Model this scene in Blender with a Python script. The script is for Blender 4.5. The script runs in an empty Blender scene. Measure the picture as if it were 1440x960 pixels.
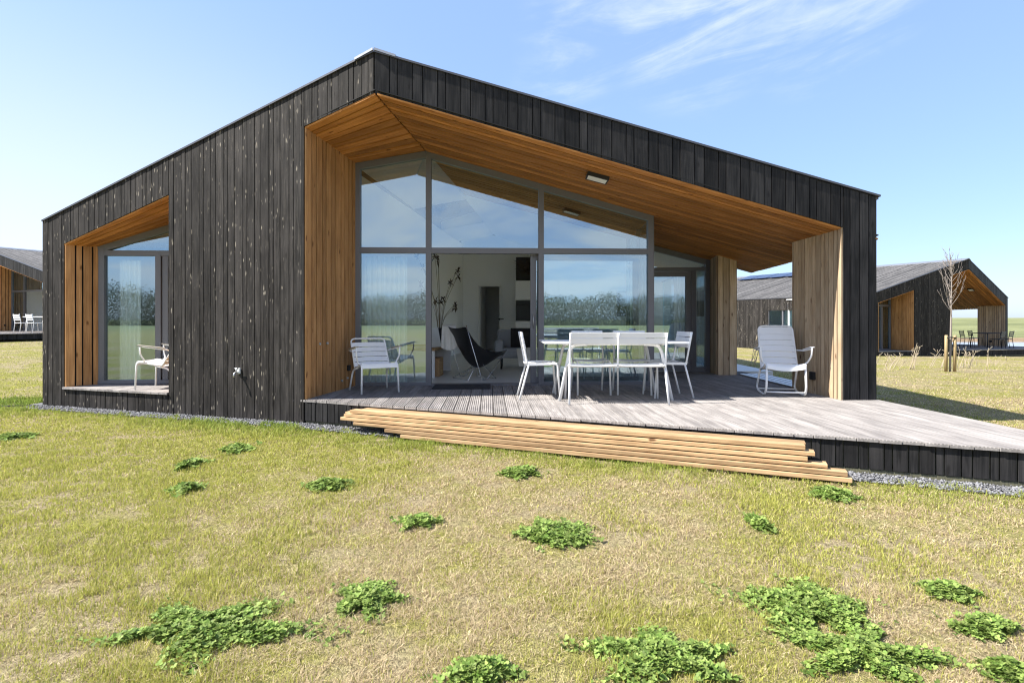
import bpy, math, random
import numpy as np
from mathutils import Vector as V, Matrix
random.seed(7)
rng = np.random.default_rng(11)
R = math.radians
S = bpy.context.scene
COL = S.collection

# ------------------------------------------------------------------ camera, sky, sun, exposure
EYE = 1.35                      # eye above the lawn; deck top is 0.32
DK = 0.32
cam = bpy.data.objects.new('camera', bpy.data.cameras.new('camera'))
COL.objects.link(cam)
cam.location = (0, 0, EYE)
cam.rotation_euler = (R(90), 0, 0)
cam.data.lens = 19.5
cam.data.sensor_width = 36
cam.data.shift_y = -0.0215
cam.data.clip_end = 6000
cam.data.clip_start = 0.05
S.camera = cam

SUN_DIR = V((-0.648, -0.103, 0.755)).normalized()
SUN_EL = math.asin(SUN_DIR.z)
SUN_ROT = math.atan2(SUN_DIR.x, SUN_DIR.y) % (2 * math.pi)

S.view_settings.view_transform = 'Standard'
S.view_settings.look = 'None'
S.view_settings.gamma = 1
S.view_settings.exposure = 1.58
S.view_settings.use_curve_mapping = False
S.cycles.use_denoising = True
S.cycles.max_bounces = 12
S.cycles.diffuse_bounces = 8
S.cycles.glossy_bounces = 4
S.cycles.transparent_max_bounces = 12
S.cycles.sample_clamp_indirect = 6
S.cycles.filter_width = 1.15


class NT:
    """tiny wrapper for building node trees"""
    def __init__(s, tree):
        s.t = tree
        tree.nodes.clear()

    def n(s, typ, ins=None, **props):
        nd = s.t.nodes.new(typ)
        for k, v in props.items():
            setattr(nd, k, v)
        for k, v in (ins or {}).items():
            sock = nd.inputs[k]
            if isinstance(v, bpy.types.NodeSocket):
                s.t.links.new(v, sock)
            else:
                sock.default_value = v
        return nd

    def math(s, op, a, b=0.0, c=0.0, clamp=False):
        return s.n('ShaderNodeMath', {0: a, 1: b, 2: c}, operation=op, use_clamp=clamp).outputs[0]

    def mix(s, f, a, b, mode='MIX'):
        nd = s.n('ShaderNodeMix', data_type='RGBA', blend_type=mode)
        for i, v in ((0, f), (6, a), (7, b)):
            if isinstance(v, bpy.types.NodeSocket):
                s.t.links.new(v, nd.inputs[i])
            else:
                nd.inputs[i].default_value = v if not isinstance(v, tuple) or len(v) == 4 else (*v, 1)
        return nd.outputs[2]

    def ramp(s, f, stops):
        nd = s.n('ShaderNodeMapRange', {0: f, 1: stops[0], 2: stops[1], 3: 0.0, 4: 1.0})
        nd.clamp = True
        nd.interpolation_type = 'SMOOTHSTEP'
        return nd.outputs[0]

    def noise(s, vec, scale, detail=3.0, rough=0.55, dist=0.0):
        return s.n('ShaderNodeTexNoise', {'Vector': vec, 'Scale': scale, 'Detail': detail,
                                          'Roughness': rough, 'Distortion': dist}).outputs['Fac']

    def vmul(s, vec, m):
        return s.n('ShaderNodeVectorMath', {0: vec, 1: m}, operation='MULTIPLY').outputs[0]

    def vadd(s, vec, m):
        return s.n('ShaderNodeVectorMath', {0: vec, 1: m}, operation='ADD').outputs[0]


def make_world():
    w = bpy.data.worlds.new('World')
    S.world = w
    w.use_nodes = True
    t = NT(w.node_tree)
    sky = t.n('ShaderNodeTexSky', sky_type='NISHITA', sun_disc=False, sun_elevation=SUN_EL,
              sun_rotation=SUN_ROT, altitude=0, air_density=1.0, dust_density=0.6, ozone_density=2.2)
    tc = t.n('ShaderNodeTexCoord').outputs['Generated']
    sep = t.n('ShaderNodeSeparateXYZ', {0: tc})
    x, y, z = sep.outputs
    zz = t.math('ADD', t.math('MAXIMUM', z, 0.0), 0.10)
    px = t.math('DIVIDE', x, zz)
    py = t.math('DIVIDE', y, zz)
    p = t.n('ShaderNodeCombineXYZ', {0: px, 1: py, 2: 0.0}).outputs[0]
    # cumulus bands behind the viewer and low haze clouds
    cu = t.noise(t.vadd(p, (3.1, 1.7, 0)), 0.55, 8, 0.58, 0.3)
    cu = t.ramp(cu, (0.42, 0.62))
    back = t.ramp(t.math('MULTIPLY', y, -1.0), (-0.02, 0.30))
    low = t.math('MULTIPLY', t.ramp(z, (0.0, 0.03)), t.math('SUBTRACT', 1.0, t.ramp(z, (0.42, 0.75))))
    cu = t.math('MULTIPLY', t.math('MULTIPLY', cu, back), low)
    # cirrus streaks high in front; axis runs lower left to upper right
    mp = t.n('ShaderNodeMapping', {'Vector': tc, 'Rotation': (0.0, R(9), 0.0)}).outputs[0]
    st = t.vmul(mp, (3.2, 2.0, 17.0))
    ci = t.noise(st, 1.0, 9, 0.62, 0.7)
    fine = t.noise(t.vmul(mp, (22.0, 10.0, 40.0)), 1.0, 4, 0.6, 0.4)
    ci = t.math('ADD', ci, t.math('MULTIPLY', t.math('SUBTRACT', fine, 0.5), 0.22))

    def blob(dx, dy, dz, r0, r1):
        d = V((dx, dy, dz)).normalized()
        dot = t.n('ShaderNodeVectorMath', {0: tc, 1: tuple(d)}, operation='DOT_PRODUCT').outputs['Value']
        return t.ramp(dot, (math.cos(R(r1)), math.cos(R(r0))))
    m1 = blob(255, 780, 400, 1.0, 8.0)
    m2 = blob(440, 780, 450, 1.0, 8.5)
    m3 = blob(100, 780, 410, 0.5, 7.0)
    m4 = blob(60, 780, 320, 0.5, 5.5)
    mask = t.math('ADD', m1, t.math('ADD', m2, t.math('MULTIPLY', t.math('ADD', m3, m4), 0.55)), clamp=True)
    ci = t.math('MULTIPLY', t.ramp(ci, (0.38, 0.90)), t.math('MULTIPLY', mask, 0.85))
    # pale veil towards the sun side of the horizon
    veil = t.math('MULTIPLY', blob(-760, 780, 70, 4.0, 44.0), 0.62)
    veil = t.math('MULTIPLY', veil, t.math('SUBTRACT', 1.0, t.ramp(z, (0.04, 0.55))))
    c = t.mix(0.60, sky.outputs[0], (1.55, 2.35, 4.25))
    c = t.mix(veil, c, (4.0, 4.15, 4.3))
    c = t.mix(ci, c, (3.9, 4.2, 4.5))
    c = t.mix(t.math('MULTIPLY', cu, 0.85), c, (4.6, 4.7, 5.0))
    bg = t.n('ShaderNodeBackground', {'Color': c, 'Strength': 0.093})
    t.n('ShaderNodeOutputWorld', {'Surface': bg.outputs[0]})


make_world()
sun = bpy.data.objects.new('sun', bpy.data.lights.new('sun', 'SUN'))
COL.objects.link(sun)
sun.data.energy = 4.3
sun.data.angle = R(0.5)
sun.data.color = (1.0, 0.955, 0.88)
sun.rotation_euler = SUN_DIR.to_track_quat('Z', 'Y').to_euler()


# ------------------------------------------------------------------ materials
def new_mat(name):
    m = bpy.data.materials.new(name)
    m.use_nodes = True
    return m, NT(m.node_tree)


def finish(t, shader):
    t.n('ShaderNodeOutputMaterial', {'Surface': shader})


def plain(name, col, rough=0.5, metal=0.0, var=0.08, scale=14.0, bump=0.0, spec=0.5):
    m, t = new_mat(name)
    tc = t.n('ShaderNodeTexCoord').outputs['Object']
    nz = t.noise(tc, scale, 4)
    c = t.mix(nz, tuple(x * (1 - var) for x in col), tuple(min(1, x * (1 + var)) for x in col))
    ins = {'Base Color': c, 'Roughness': t.math('MULTIPLY_ADD', nz, 0.12, rough - 0.06), 'Metallic': metal,
           'Specular IOR Level': spec}
    if bump:
        ins['Normal'] = t.n('ShaderNodeBump', {'Height': t.noise(tc, scale * 6, 3), 'Strength': bump,
                                               'Distance': 0.01}).outputs[0]
    finish(t, t.n('ShaderNodeBsdfPrincipled', ins).outputs[0])
    return m


def wood(name, dark, light, knot, rough=0.7, grain=1.0, knots=0.5, bvar=0.35, spec=0.3, pale=None, bump=0.25):
    """grain follows each board: attribute gc = (along, across, board random)"""
    m, t = new_mat(name)
    gc = t.n('ShaderNodeAttribute', attribute_name='gc').outputs['Vector']
    rnd = t.n('ShaderNodeSeparateXYZ', {0: gc}).outputs[2]
    g = t.vmul(gc, (1.6, 42.0 * grain, 9.0))
    n1 = t.noise(g, 1.0, 5, 0.6, 1.1)
    n2 = t.noise(t.vmul(gc, (2.2, 6.0, 5.0)), 1.0, 3, 0.5)
    f = t.math('ADD', t.math('MULTIPLY', n1, 0.62), t.math('MULTIPLY', n2, 0.38))
    f = t.ramp(f, (0.33, 0.68))
    c = t.mix(f, dark, light)
    # board-to-board difference
    wn = t.n('ShaderNodeTexWhiteNoise', {0: t.n('ShaderNodeCombineXYZ', {0: rnd, 1: 3.3, 2: 1.7}).outputs[0]},
             noise_dimensions='3D').outputs['Value']
    k = t.math('MULTIPLY_ADD', wn, 2 * bvar, 1.0 - bvar)
    kc = t.n('ShaderNodeCombineXYZ', {0: k, 1: k, 2: k}).outputs[0]
    c = t.mix(1.0, c, kc, 'MULTIPLY')
    # knots
    wob = t.noise(t.vmul(gc, (9.0, 30.0, 3.0)), 1.0, 2)
    vec = t.vadd(t.vmul(gc, (2.6, 7.5, 3.7)), t.n('ShaderNodeCombineXYZ', {0: t.math('MULTIPLY', wob, 0.16), 1: t.math('MULTIPLY', wob, 0.3), 2: 0.0}).outputs[0])
    vo = t.n('ShaderNodeTexVoronoi', {'Vector': vec, 'Scale': 1.0, 'Randomness': 1.0}).outputs['Distance']
    kn = t.math('MULTIPLY', t.math('SUBTRACT', 1.0, t.ramp(vo, (0.05, 0.15))), knots)
    c = t.mix(kn, c, knot)
    if pale:
        vec2 = t.vadd(t.vmul(gc, (6.5, 26.0, 5.3)), t.n('ShaderNodeCombineXYZ', {0: t.math('MULTIPLY', wob, 0.7), 1: t.math('MULTIPLY', n2, 1.4), 2: 0.0}).outputs[0])
        vo2 = t.n('ShaderNodeTexVoronoi', {'Vector': vec2, 'Scale': 1.0, 'Randomness': 1.0}).outputs['Distance']
        fl = t.math('SUBTRACT', 1.0, t.ramp(vo2, (0.08, 0.26)))
        sel = t.ramp(t.noise(t.vmul(gc, (1.9, 6.0, 7.0)), 1.0, 2), (0.47, 0.60))
        c = t.mix(t.math('MULTIPLY', t.math('MULTIPLY', fl, sel), 0.6), c, pale)
        # broad worn streaks near the knots
        st = t.ramp(t.noise(t.vmul(gc, (2.4, 26.0, 11.0)), 1.0, 4, 0.65, 1.6), (0.52, 0.80))
        c = t.mix(t.math('MULTIPLY', st, 0.22), c, tuple(0.55 * a for a in pale))
    bp = t.n('ShaderNodeBump', {'Height': n1, 'Strength': bump, 'Distance': 0.004}).outputs[0]
    finish(t, t.n('ShaderNodeBsdfPrincipled', {'Base Color': c, 'Roughness': rough, 'Normal': bp,
                                               'Specular IOR Level': spec}).outputs[0])
    return m


def glass_mat(name, tint, refl, rough=0.0):
    m, t = new_mat(name)
    fr = t.n('ShaderNodeFresnel', {'IOR': 1.5}).outputs[0]
    f = t.math('ADD', t.math('MULTIPLY', fr, 0.85), refl, clamp=True)
    tr = t.n('ShaderNodeBsdfTransparent', {'Color': (*tint, 1)}).outputs[0]
    gl = t.n('ShaderNodeBsdfGlossy', {'Color': (0.70, 0.88, 1.0, 1), 'Roughness': rough}).outputs[0]
    finish(t, t.n('ShaderNodeMixShader', {0: f, 1: tr, 2: gl}).outputs[0])
    return m


def leaf_mat(name, trans=0.3, rough=0.6):
    m, t = new_mat(name)
    c = t.n('ShaderNodeAttribute', attribute_name='col').outputs['Color']
    b = t.n('ShaderNodeBsdfPrincipled', {'Base Color': c, 'Roughness': rough, 'Specular IOR Level': 0.25}).outputs[0]
    tl = t.n('ShaderNodeBsdfTranslucent', {'Color': c}).outputs[0]
    finish(t, t.n('ShaderNodeMixShader', {0: trans, 1: b, 2: tl}).outputs[0])
    return m


def ground_mat():
    m, t = new_mat('lawn_ground')
    p = t.n('ShaderNodeNewGeometry').outputs['Position']
    big = t.noise(p, 0.55, 5, 0.6)
    mid = t.noise(t.vadd(p, (7, 3, 0)), 2.6, 5, 0.62)
    f1 = t.noise(t.vmul(p, (1, 0.7, 1)), 38.0, 4, 0.7)
    f2 = t.noise(t.vmul(p, (1, 0.6, 1)), 150.0, 3, 0.7)
    fine = t.ramp(t.math('ADD', t.math('MULTIPLY', f1, 0.45), t.math('MULTIPLY', f2, 0.55)), (0.33, 0.67))
    straw = t.mix(fine, (0.12, 0.09, 0.05), (0.64, 0.53, 0.32))
    green = t.mix(fine, (0.10, 0.10, 0.026), (0.48, 0.45, 0.11))
    f = t.ramp(t.math('ADD', t.math('MULTIPLY', big, 0.6), t.math('MULTIPLY', mid, 0.4)), (0.40, 0.60))
    c = t.mix(f, straw, green)
    sep = t.n('ShaderNodeSeparateXYZ', {0: p})
    dark = t.ramp(t.noise(p, 13.0, 4, 0.7), (0.60, 0.74))
    c = t.mix(t.math('MULTIPLY', dark, 0.6), c, (0.085, 0.065, 0.04))
    # the far fields and the dike are plain green pasture, as is the field behind the viewer
    far = t.math('ADD', t.ramp(sep.outputs[1], (52.0, 62.0)), t.ramp(t.math('MULTIPLY', sep.outputs[1], -1.0), (25.0, 70.0)), clamp=True)
    past = t.mix(t.ramp(t.noise(t.vmul(p, (0.05, 0.22, 1)), 1.0, 7, 0.65), (0.32, 0.68)), (0.12, 0.135, 0.06), (0.235, 0.245, 0.115))
    c = t.mix(far, c, past)
    bank = t.math('MULTIPLY', t.ramp(sep.outputs[1], (44.5, 47.0)), t.math('SUBTRACT', 1.0, t.ramp(sep.outputs[1], (56.0, 60.0))))
    c = t.mix(bank, c, t.mix(t.noise(p, 1.2, 4), (0.16, 0.11, 0.06), (0.34, 0.25, 0.16)))
    bp = t.n('ShaderNodeBump', {'Height': fine, 'Strength': 0.8, 'Distance': 0.03}).outputs[0]
    finish(t, t.n('ShaderNodeBsdfPrincipled', {'Base Color': c, 'Roughness': 0.9, 'Normal': bp,
                                               'Specular IOR Level': 0.1}).outputs[0])
    return m


M = {
    'black': wood('charred_cladding', (0.0112, 0.0102, 0.0096), (0.047, 0.0425, 0.040), (0.009, 0.008, 0.007), rough=0.7, knots=0.6, bvar=0.32, pale=(0.42, 0.37, 0.30), spec=0.12),
    'blackr': wood('charred_cladding_dark', (0.009, 0.009, 0.0095), (0.036, 0.034, 0.034), (0.009, 0.008, 0.008), rough=0.62, knots=0.6, bvar=0.4, spec=0.16),  # darker charred boards without pale flecks
    'pine': wood('oiled_pine', (0.285, 0.115, 0.030), (0.51, 0.230, 0.067), (0.12, 0.04, 0.011), rough=0.6, knots=0.95, bvar=0.38, spec=0.2),
    'pinew': wood('weathered_pine', (0.34, 0.235, 0.14), (0.55, 0.42, 0.28), (0.13, 0.07, 0.035), rough=0.72, knots=0.9, bvar=0.22),
    'pinem': wood('half_weathered_pine', (0.31, 0.155, 0.060), (0.54, 0.295, 0.125), (0.13, 0.055, 0.02), rough=0.65, knots=0.9, bvar=0.26, spec=0.2),
    'deck': wood('weathered_decking', (0.165, 0.152, 0.146), (0.31, 0.288, 0.273), (0.2, 0.175, 0.16), rough=0.78, knots=0.2, bvar=0.13, grain=0.7),
    'lumber': wood('raw_lumber', (0.26, 0.155, 0.075), (0.50, 0.345, 0.19), (0.12, 0.055, 0.022), rough=0.7, knots=0.95, bvar=0.34),
    'moss': wood('mossy_timber', (0.055, 0.055, 0.04), (0.13, 0.125, 0.075), (0.05, 0.04, 0.03), knots=0.2),
    'roofing': wood('roof_boards', (0.055, 0.052, 0.05), (0.15, 0.143, 0.136), (0.06, 0.055, 0.05), rough=0.75, knots=0.3, bvar=0.3),
    'stake': wood('stake_wood', (0.45, 0.32, 0.16), (0.66, 0.52, 0.30), (0.3, 0.17, 0.08), knots=0.5),
    'frame': plain('anodised_frame', (0.145, 0.145, 0.16), 0.45, 0.3, 0.05),
    'gasket': plain('black_gasket', (0.012, 0.012, 0.013), 0.6),
    'backing': plain('black_membrane', (0.012, 0.012, 0.012), 0.9),
    'trim': plain('roof_trim_metal', (0.10, 0.10, 0.11), 0.42, 0.6, 0.1),
    'zinc': plain('ridge_zinc', (0.34, 0.35, 0.37), 0.4, 0.7, 0.1),
    'white': plain('white_powder_coat', (0.80, 0.80, 0.79), 0.44, 0.0, 0.03),
    'taupe': plain('taupe_powder_coat', (0.33, 0.30, 0.25), 0.5, 0.0, 0.08),
    'plaster': plain('white_plaster', (0.87, 0.87, 0.86), 0.9, 0, 0.03),
    'floor': plain('screed_floor', (0.58, 0.57, 0.55), 0.35, 0, 0.12, 3.0),
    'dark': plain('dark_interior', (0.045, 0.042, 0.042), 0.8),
    'blackmetal': plain('black_metal', (0.015, 0.015, 0.016), 0.4),
    'leather': plain('black_leather', (0.010, 0.010, 0.011), 0.45, 0, 0.2, 25, 0.1),
    'steel': plain('chromed_rod', (0.6, 0.6, 0.6), 0.25, 0.9, 0.03),
    'sofa': plain('grey_sofa_cloth', (0.30, 0.31, 0.335), 0.95, 0, 0.12, 60, 0.2),
    'darkcloth': plain('dark_cloth', (0.025, 0.022, 0.024), 0.95, 0, 0.2, 60, 0.2),
    'wool': plain('cream_wool', (0.72, 0.69, 0.64), 0.95, 0, 0.1, 60, 0.4),
    'curtain': plain('pale_curtain', (0.92, 0.93, 0.91), 0.9, 0, 0.04, 8),
    'cabinet': plain('white_cabinet', (0.78, 0.77, 0.75), 0.5, 0, 0.03),
    'oak': wood('oak_board', (0.26, 0.15, 0.07), (0.42, 0.27, 0.14), (0.15, 0.08, 0.03), knots=0.3),
    'mat': plain('coir_mat', (0.022, 0.022, 0.024), 0.98, 0, 0.3, 80, 0.6),
    'lampglass': plain('opal_lamp_glass', (0.82, 0.82, 0.80), 0.35, 0, 0.02),
    'gravel': plain('grey_gravel', (0.15, 0.15, 0.156), 0.9, 0, 0.4, 60, 0.8),
    'water': plain('water', (0.20, 0.22, 0.25), 0.12, 0, 0.1, 0.4, 0.1),
    'panel': plain('solar_panel', (0.02, 0.03, 0.07), 0.12, 0.0, 0.1),
    'bark': plain('young_bark', (0.27, 0.23, 0.20), 0.85, 0, 0.25, 40, 0.3),
    'stalk': plain('dry_stalk', (0.40, 0.33, 0.23), 0.9, 0, 0.2, 30),
    'driedplant': plain('dried_seed_heads', (0.055, 0.040, 0.030), 0.9, 0, 0.3, 40),
    'driedstem': plain('dried_stem', (0.24, 0.19, 0.12), 0.9, 0, 0.2, 40),
    'rubber': plain('black_rubber', (0.015, 0.015, 0.015), 0.7),
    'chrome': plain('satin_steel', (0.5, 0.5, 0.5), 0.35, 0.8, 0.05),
    'glass': glass_mat('coated_glazing', (0.94, 0.98, 0.96), 0.30),
    'clearglass': glass_mat('clear_glazing', (0.95, 0.97, 0.96), 0.03),
    'leaf': leaf_mat('leaf_blades', 0.40),
    'woodland': leaf_mat('woodland_leaf', 0.15, 0.8),
    'ground': ground_mat(),
}


def stone_mat():
    m, t = new_mat('gravel_stones')
    c = t.n('ShaderNodeAttribute', attribute_name='col').outputs['Color']
    finish(t, t.n('ShaderNodeBsdfPrincipled', {'Base Color': c, 'Roughness': 0.85, 'Specular IOR Level': 0.2}).outputs[0])
    return m


M['stones'] = stone_mat()


# ------------------------------------------------------------------ mesh helpers
class MB:
    def __init__(s):
        s.v, s.f, s.gc, s.sm = [], [], [], []

    def hexa(s, p, along=None):
        """p: 4 bottom corners then 4 top corners, same order. along: gc per corner of the 4 base corners"""
        b = len(s.v)
        s.v += [V(q) for q in p]
        r = random.random() * 40
        if along is None:
            e = [(p[1] - p[0]).length, (p[3] - p[0]).length]
            if e[0] >= e[1]:
                along = [(0, 0), (e[0], 0), (e[0], e[1]), (0, e[1])]
            else:
                along = [(0, 0), (0, e[0]), (e[1], e[0]), (e[1], 0)]
        h = (p[4] - p[0]).length
        s.gc += [(a + r * 3, c + r, r) for a, c in along] + [(a + r * 3, c + h + r, r) for a, c in along]
        s.f += [(b, b + 3, b + 2, b + 1), (b + 4, b + 5, b + 6, b + 7), (b, b + 1, b + 5, b + 4),
                (b + 1, b + 2, b + 6, b + 5), (b + 2, b + 3, b + 7, b + 6), (b + 3, b, b + 4, b + 7)]

    def box(s, c, d, rz=0.0, M3=None):
        c = V(c)
        hx, hy, hz = d[0] / 2, d[1] / 2, d[2] / 2
        m = M3 or Matrix.Rotation(rz, 3, 'Z')
        q = [V((-hx, -hy, -hz)), V((hx, -hy, -hz)), V((hx, hy, -hz)), V((-hx, hy, -hz)),
             V((-hx, -hy, hz)), V((hx, -hy, hz)), V((hx, hy, hz)), V((-hx, hy, hz))]
        s.hexa([c + m @ w for w in q])

    def bar(s, a, b, w, h, up=(0, 0, 1)):
        """rectangular bar from a to b; w across, h along up"""
        a, b, up = V(a), V(b), V(up)
        d = (b - a).normalized()
        x = d.cross(up).normalized() * (w / 2)
        z = x.cross(d).normalized() * (h / 2)
        L = (b - a).length
        s.hexa([a - x - z, b - x - z, b + x - z, a + x - z, a - x + z, b - x + z, b + x + z, a + x + z],
               [(0, 0), (L, 0), (L, w), (0, w)])

    def strip(s, A, B, C, D, n, th):
        A, B, C, D, n = V(A), V(B), V(C), V(D), V(n)
        La, Ld = (B - A).length, (D - A).length
        s.hexa([A, B, C, D, A + n * th, B + n * th, C + n * th, D + n * th],
               [(0, 0), (La, 0), ((C - D).length, Ld), (0, Ld)])

    def boards(s, A, B, C, D, n, th, widths, gap=0.011, jit=0.003, core=None):
        """boards run A->B, laid side by side A->D, proud of the plane by th along n"""
        A, B, C, D, n = V(A), V(B), V(C), V(D), V(n).normalized()
        W = ((D - A).length + (C - B).length) / 2
        if core is not None:
            core.strip(A - n * .028, B - n * .028, C - n * .028, D - n * .028, -n, 0.012)
        x, i = 0.0, random.randrange(len(widths))
        while x < W - 0.005:
            w = widths[i % len(widths)]
            i += 1
            if W - x - w < 0.03:
                w = W - x
            a, b = (x + gap / 2) / W, (x + w - gap / 2) / W
            x += w
            s.strip(A.lerp(D, a), B.lerp(C, a), B.lerp(C, b), A.lerp(D, b), n, th + random.uniform(-jit, jit))

    def tube(s, pts, r, seg=8, rr=None, cap=True):
        pts = [V(p) for p in pts]
        b0 = len(s.v)
        n = len(pts)
        prev = None
        acc = 0.0
        for i, p in enumerate(pts):
            t = (pts[min(i + 1, n - 1)] - pts[max(i - 1, 0)]).normalized()
            if prev is None:
                u = t.orthogonal().normalized()
            else:
                u = (prev - t * prev.dot(t))
                u = u.normalized() if u.length > 1e-6 else t.orthogonal().normalized()
            prev = u
            w = t.cross(u)
            rad = rr[i] if rr else r
            if i:
                acc += (p - pts[i - 1]).length
            for k in range(seg):
                a = 2 * math.pi * k / seg
                s.v.append(p + (u * math.cos(a) + w * math.sin(a)) * rad)
                s.gc.append((acc, k * 0.01, 0.3))
        st = len(s.f)
        for i in range(n - 1):
            for k in range(seg):
                k2 = (k + 1) % seg
                s.f.append((b0 + i * seg + k, b0 + i * seg + k2, b0 + (i + 1) * seg + k2, b0 + (i + 1) * seg + k))
        s.sm += list(range(st, len(s.f)))
        if cap:
            s.f.append(tuple(b0 + k for k in reversed(range(seg))))
            s.f.append(tuple(b0 + (n - 1) * seg + k for k in range(seg)))

    def grid(s, fn, nu, nv, th=0.0):
        """surface fn(u,v); th > 0 closes it to a shell of that thickness"""
        P = [[V(fn(i / nu, j / nv)) for j in range(nv + 1)] for i in range(nu + 1)]

        def nrm(i, j):
            a = P[min(i + 1, nu)][j] - P[max(i - 1, 0)][j]
            b = P[i][min(j + 1, nv)] - P[i][max(j - 1, 0)]
            c = a.cross(b)
            return c.normalized() if c.length > 1e-9 else V((0, 0, 1))
        b = len(s.v)
        w = nv + 1
        layers = (0.5, -0.5) if th else (0,)
        for q in layers:
            for i in range(nu + 1):
                for j in range(nv + 1):
                    s.v.append(P[i][j] + nrm(i, j) * th * q)
                    s.gc.append((P[i][j].x, P[i][j].y + P[i][j].z, 0.2))
        st = len(s.f)
        o = (nu + 1) * w
        for i in range(nu):
            for j in range(nv):
                a = b + i * w + j
                s.f.append((a, a + w, a + w + 1, a + 1))
                if th:
                    s.f.append((a + o, a + o + 1, a + o + w + 1, a + o + w))
        s.sm += list(range(st, len(s.f)))
        if th:
            def edge(a, c):
                k = len(s.v)
                for q in (a, c, c + o, a + o):
                    s.v.append(V(s.v[q]))
                    s.gc.append(s.gc[q])
                s.f.append((k, k + 1, k + 2, k + 3))
            for i in range(nu):
                a = b + i * w
                edge(a + w, a)
                edge(a + nv, a + nv + w)
            for j in range(nv):
                a = b + j
                edge(a, a + 1)
                edge(a + nu * w + 1, a + nu * w)

    def poly(s, pts):
        b = len(s.v)
        for p in pts:
            s.v.append(V(p))
            s.gc.append((p[0], p[1], 0.1))
        s.f.append(tuple(range(b, b + len(pts))))

    def prism(s, pts, z0, z1):
        n = len(pts)
        b = len(s.v)
        for z in (z0, z1):
            for p in pts:
                s.v.append(V((p[0], p[1], z)))
                s.gc.append((p[0], p[1], z))
        s.f.append(tuple(b + k for k in reversed(range(n))))
        s.f.append(tuple(b + n + k for k in range(n)))
        for k in range(n):
            k2 = (k + 1) % n
            s.f.append((b + k, b + k2, b + n + k2, b + n + k))

    def ball(s, c, r, nu=10, nv=7, sq=(1, 1, 1)):
        c = V(c)
        b = len(s.v)
        st = len(s.f)
        for j in range(nv + 1):
            th = math.pi * j / nv
            for i in range(nu):
                a = 2 * math.pi * i / nu
                s.v.append(c + V((math.sin(th) * math.cos(a) * r * sq[0], math.sin(th) * math.sin(a) * r * sq[1], math.cos(th) * r * sq[2])))
                s.gc.append((i * 0.1, j * 0.1, 0.5))
        for j in range(nv):
            for i in range(nu):
                i2 = (i + 1) % nu
                s.f.append((b + j * nu + i, b + (j + 1) * nu + i, b + (j + 1) * nu + i2, b + j * nu + i2))
        s.sm += list(range(st, len(s.f)))

    def build(s, name, mat, parent=None, off=None, bevel=0.0):
        me = bpy.data.meshes.new(name)
        off = off if off is not None else V((0, 0, 0))
        me.from_pydata([tuple(p - off) for p in s.v], [], s.f)
        at = me.attributes.new('gc', 'FLOAT_VECTOR', 'POINT')
        at.data.foreach_set('vector', [c for g in s.gc for c in g])
        for i in s.sm:
            me.polygons[i].use_smooth = True
        me.materials.append(mat)
        me.update()
        o = bpy.data.objects.new(name, me)
        COL.objects.link(o)
        if parent:
            o.parent = parent
        if bevel:
            bv = o.modifiers.new('bevel', 'BEVEL')
            bv.width = bevel
            bv.segments = 2
            bv.limit_method = 'ANGLE'
        return o


def tag(o, label, cat, group=None, kind=None):
    if label:
        o['label'] = label
    if cat:
        o['category'] = cat
    if group:
        o['group'] = group
    if kind:
        o['kind'] = kind
    return o


def empty(name, loc, rz=0.0, label=None, cat=None, group=None):
    o = bpy.data.objects.new(name, None)
    o.empty_display_size = 0.2
    COL.objects.link(o)
    o.location = loc
    o.rotation_euler = (0, 0, rz)
    return tag(o, label, cat, group)


def copy_tree(o, parent=None):
    c = o.copy()
    COL.objects.link(c)
    c.parent = parent
    for ch in list(o.children):
        copy_tree(ch, c)
    return c


def place(o, loc, rz, label):
    o.location = loc
    o.rotation_euler = (0, 0, rz)
    o['label'] = label
    return o


def curve(pts, n=5):
    """Catmull-Rom through pts"""
    P = [V(p) for p in pts]
    P = [P[0] * 2 - P[1]] + P + [P[-1] * 2 - P[-2]]
    out = []
    for i in range(1, len(P) - 2):
        a, b, c, d = P[i - 1:i + 3]
        for k in range(n):
            t = k / n
            out.append(0.5 * ((2 * b) + (c - a) * t + (2 * a - 5 * b + 4 * c - d) * t * t + (3 * b - a - 3 * c + d) * t ** 3))
    out.append(P[-2])
    return out


def fillet(pts, r, n=5):
    """polyline with rounded corners"""
    P = [V(p) for p in pts]
    out = [P[0]]
    for i in range(1, len(P) - 1):
        a, b, c = P[i - 1], P[i], P[i + 1]
        d1, d2 = (a - b), (c - b)
        rr = min(r, d1.length * 0.45, d2.length * 0.45)
        p, q = b + d1.normalized() * rr, b + d2.normalized() * rr
        for k in range(n + 1):
            t = k / n
            out.append((1 - t) ** 2 * p + 2 * t * (1 - t) * b + t * t * q)
    out.append(P[-1])
    return out


def sstep(a, b, x):
    t = np.clip((x - a) / (b - a), 0, 1)
    return t * t * (3 - 2 * t)


def ground_z(x, y):
    x = np.asarray(x, float)
    y = np.asarray(y, float)
    z = -0.018 * np.clip(x, -32, 32) * sstep(9, 24, y) * (1 - sstep(60, 110, y))
    chan = sstep(38, 44, y) * (1 - sstep(50, 55, y))
    z = z - chan * np.where(x > 8, 1.0, 0.0) * 0.9
    dike = sstep(58, 140, y)
    return z * (1 - dike) + dike * 1.75


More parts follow.
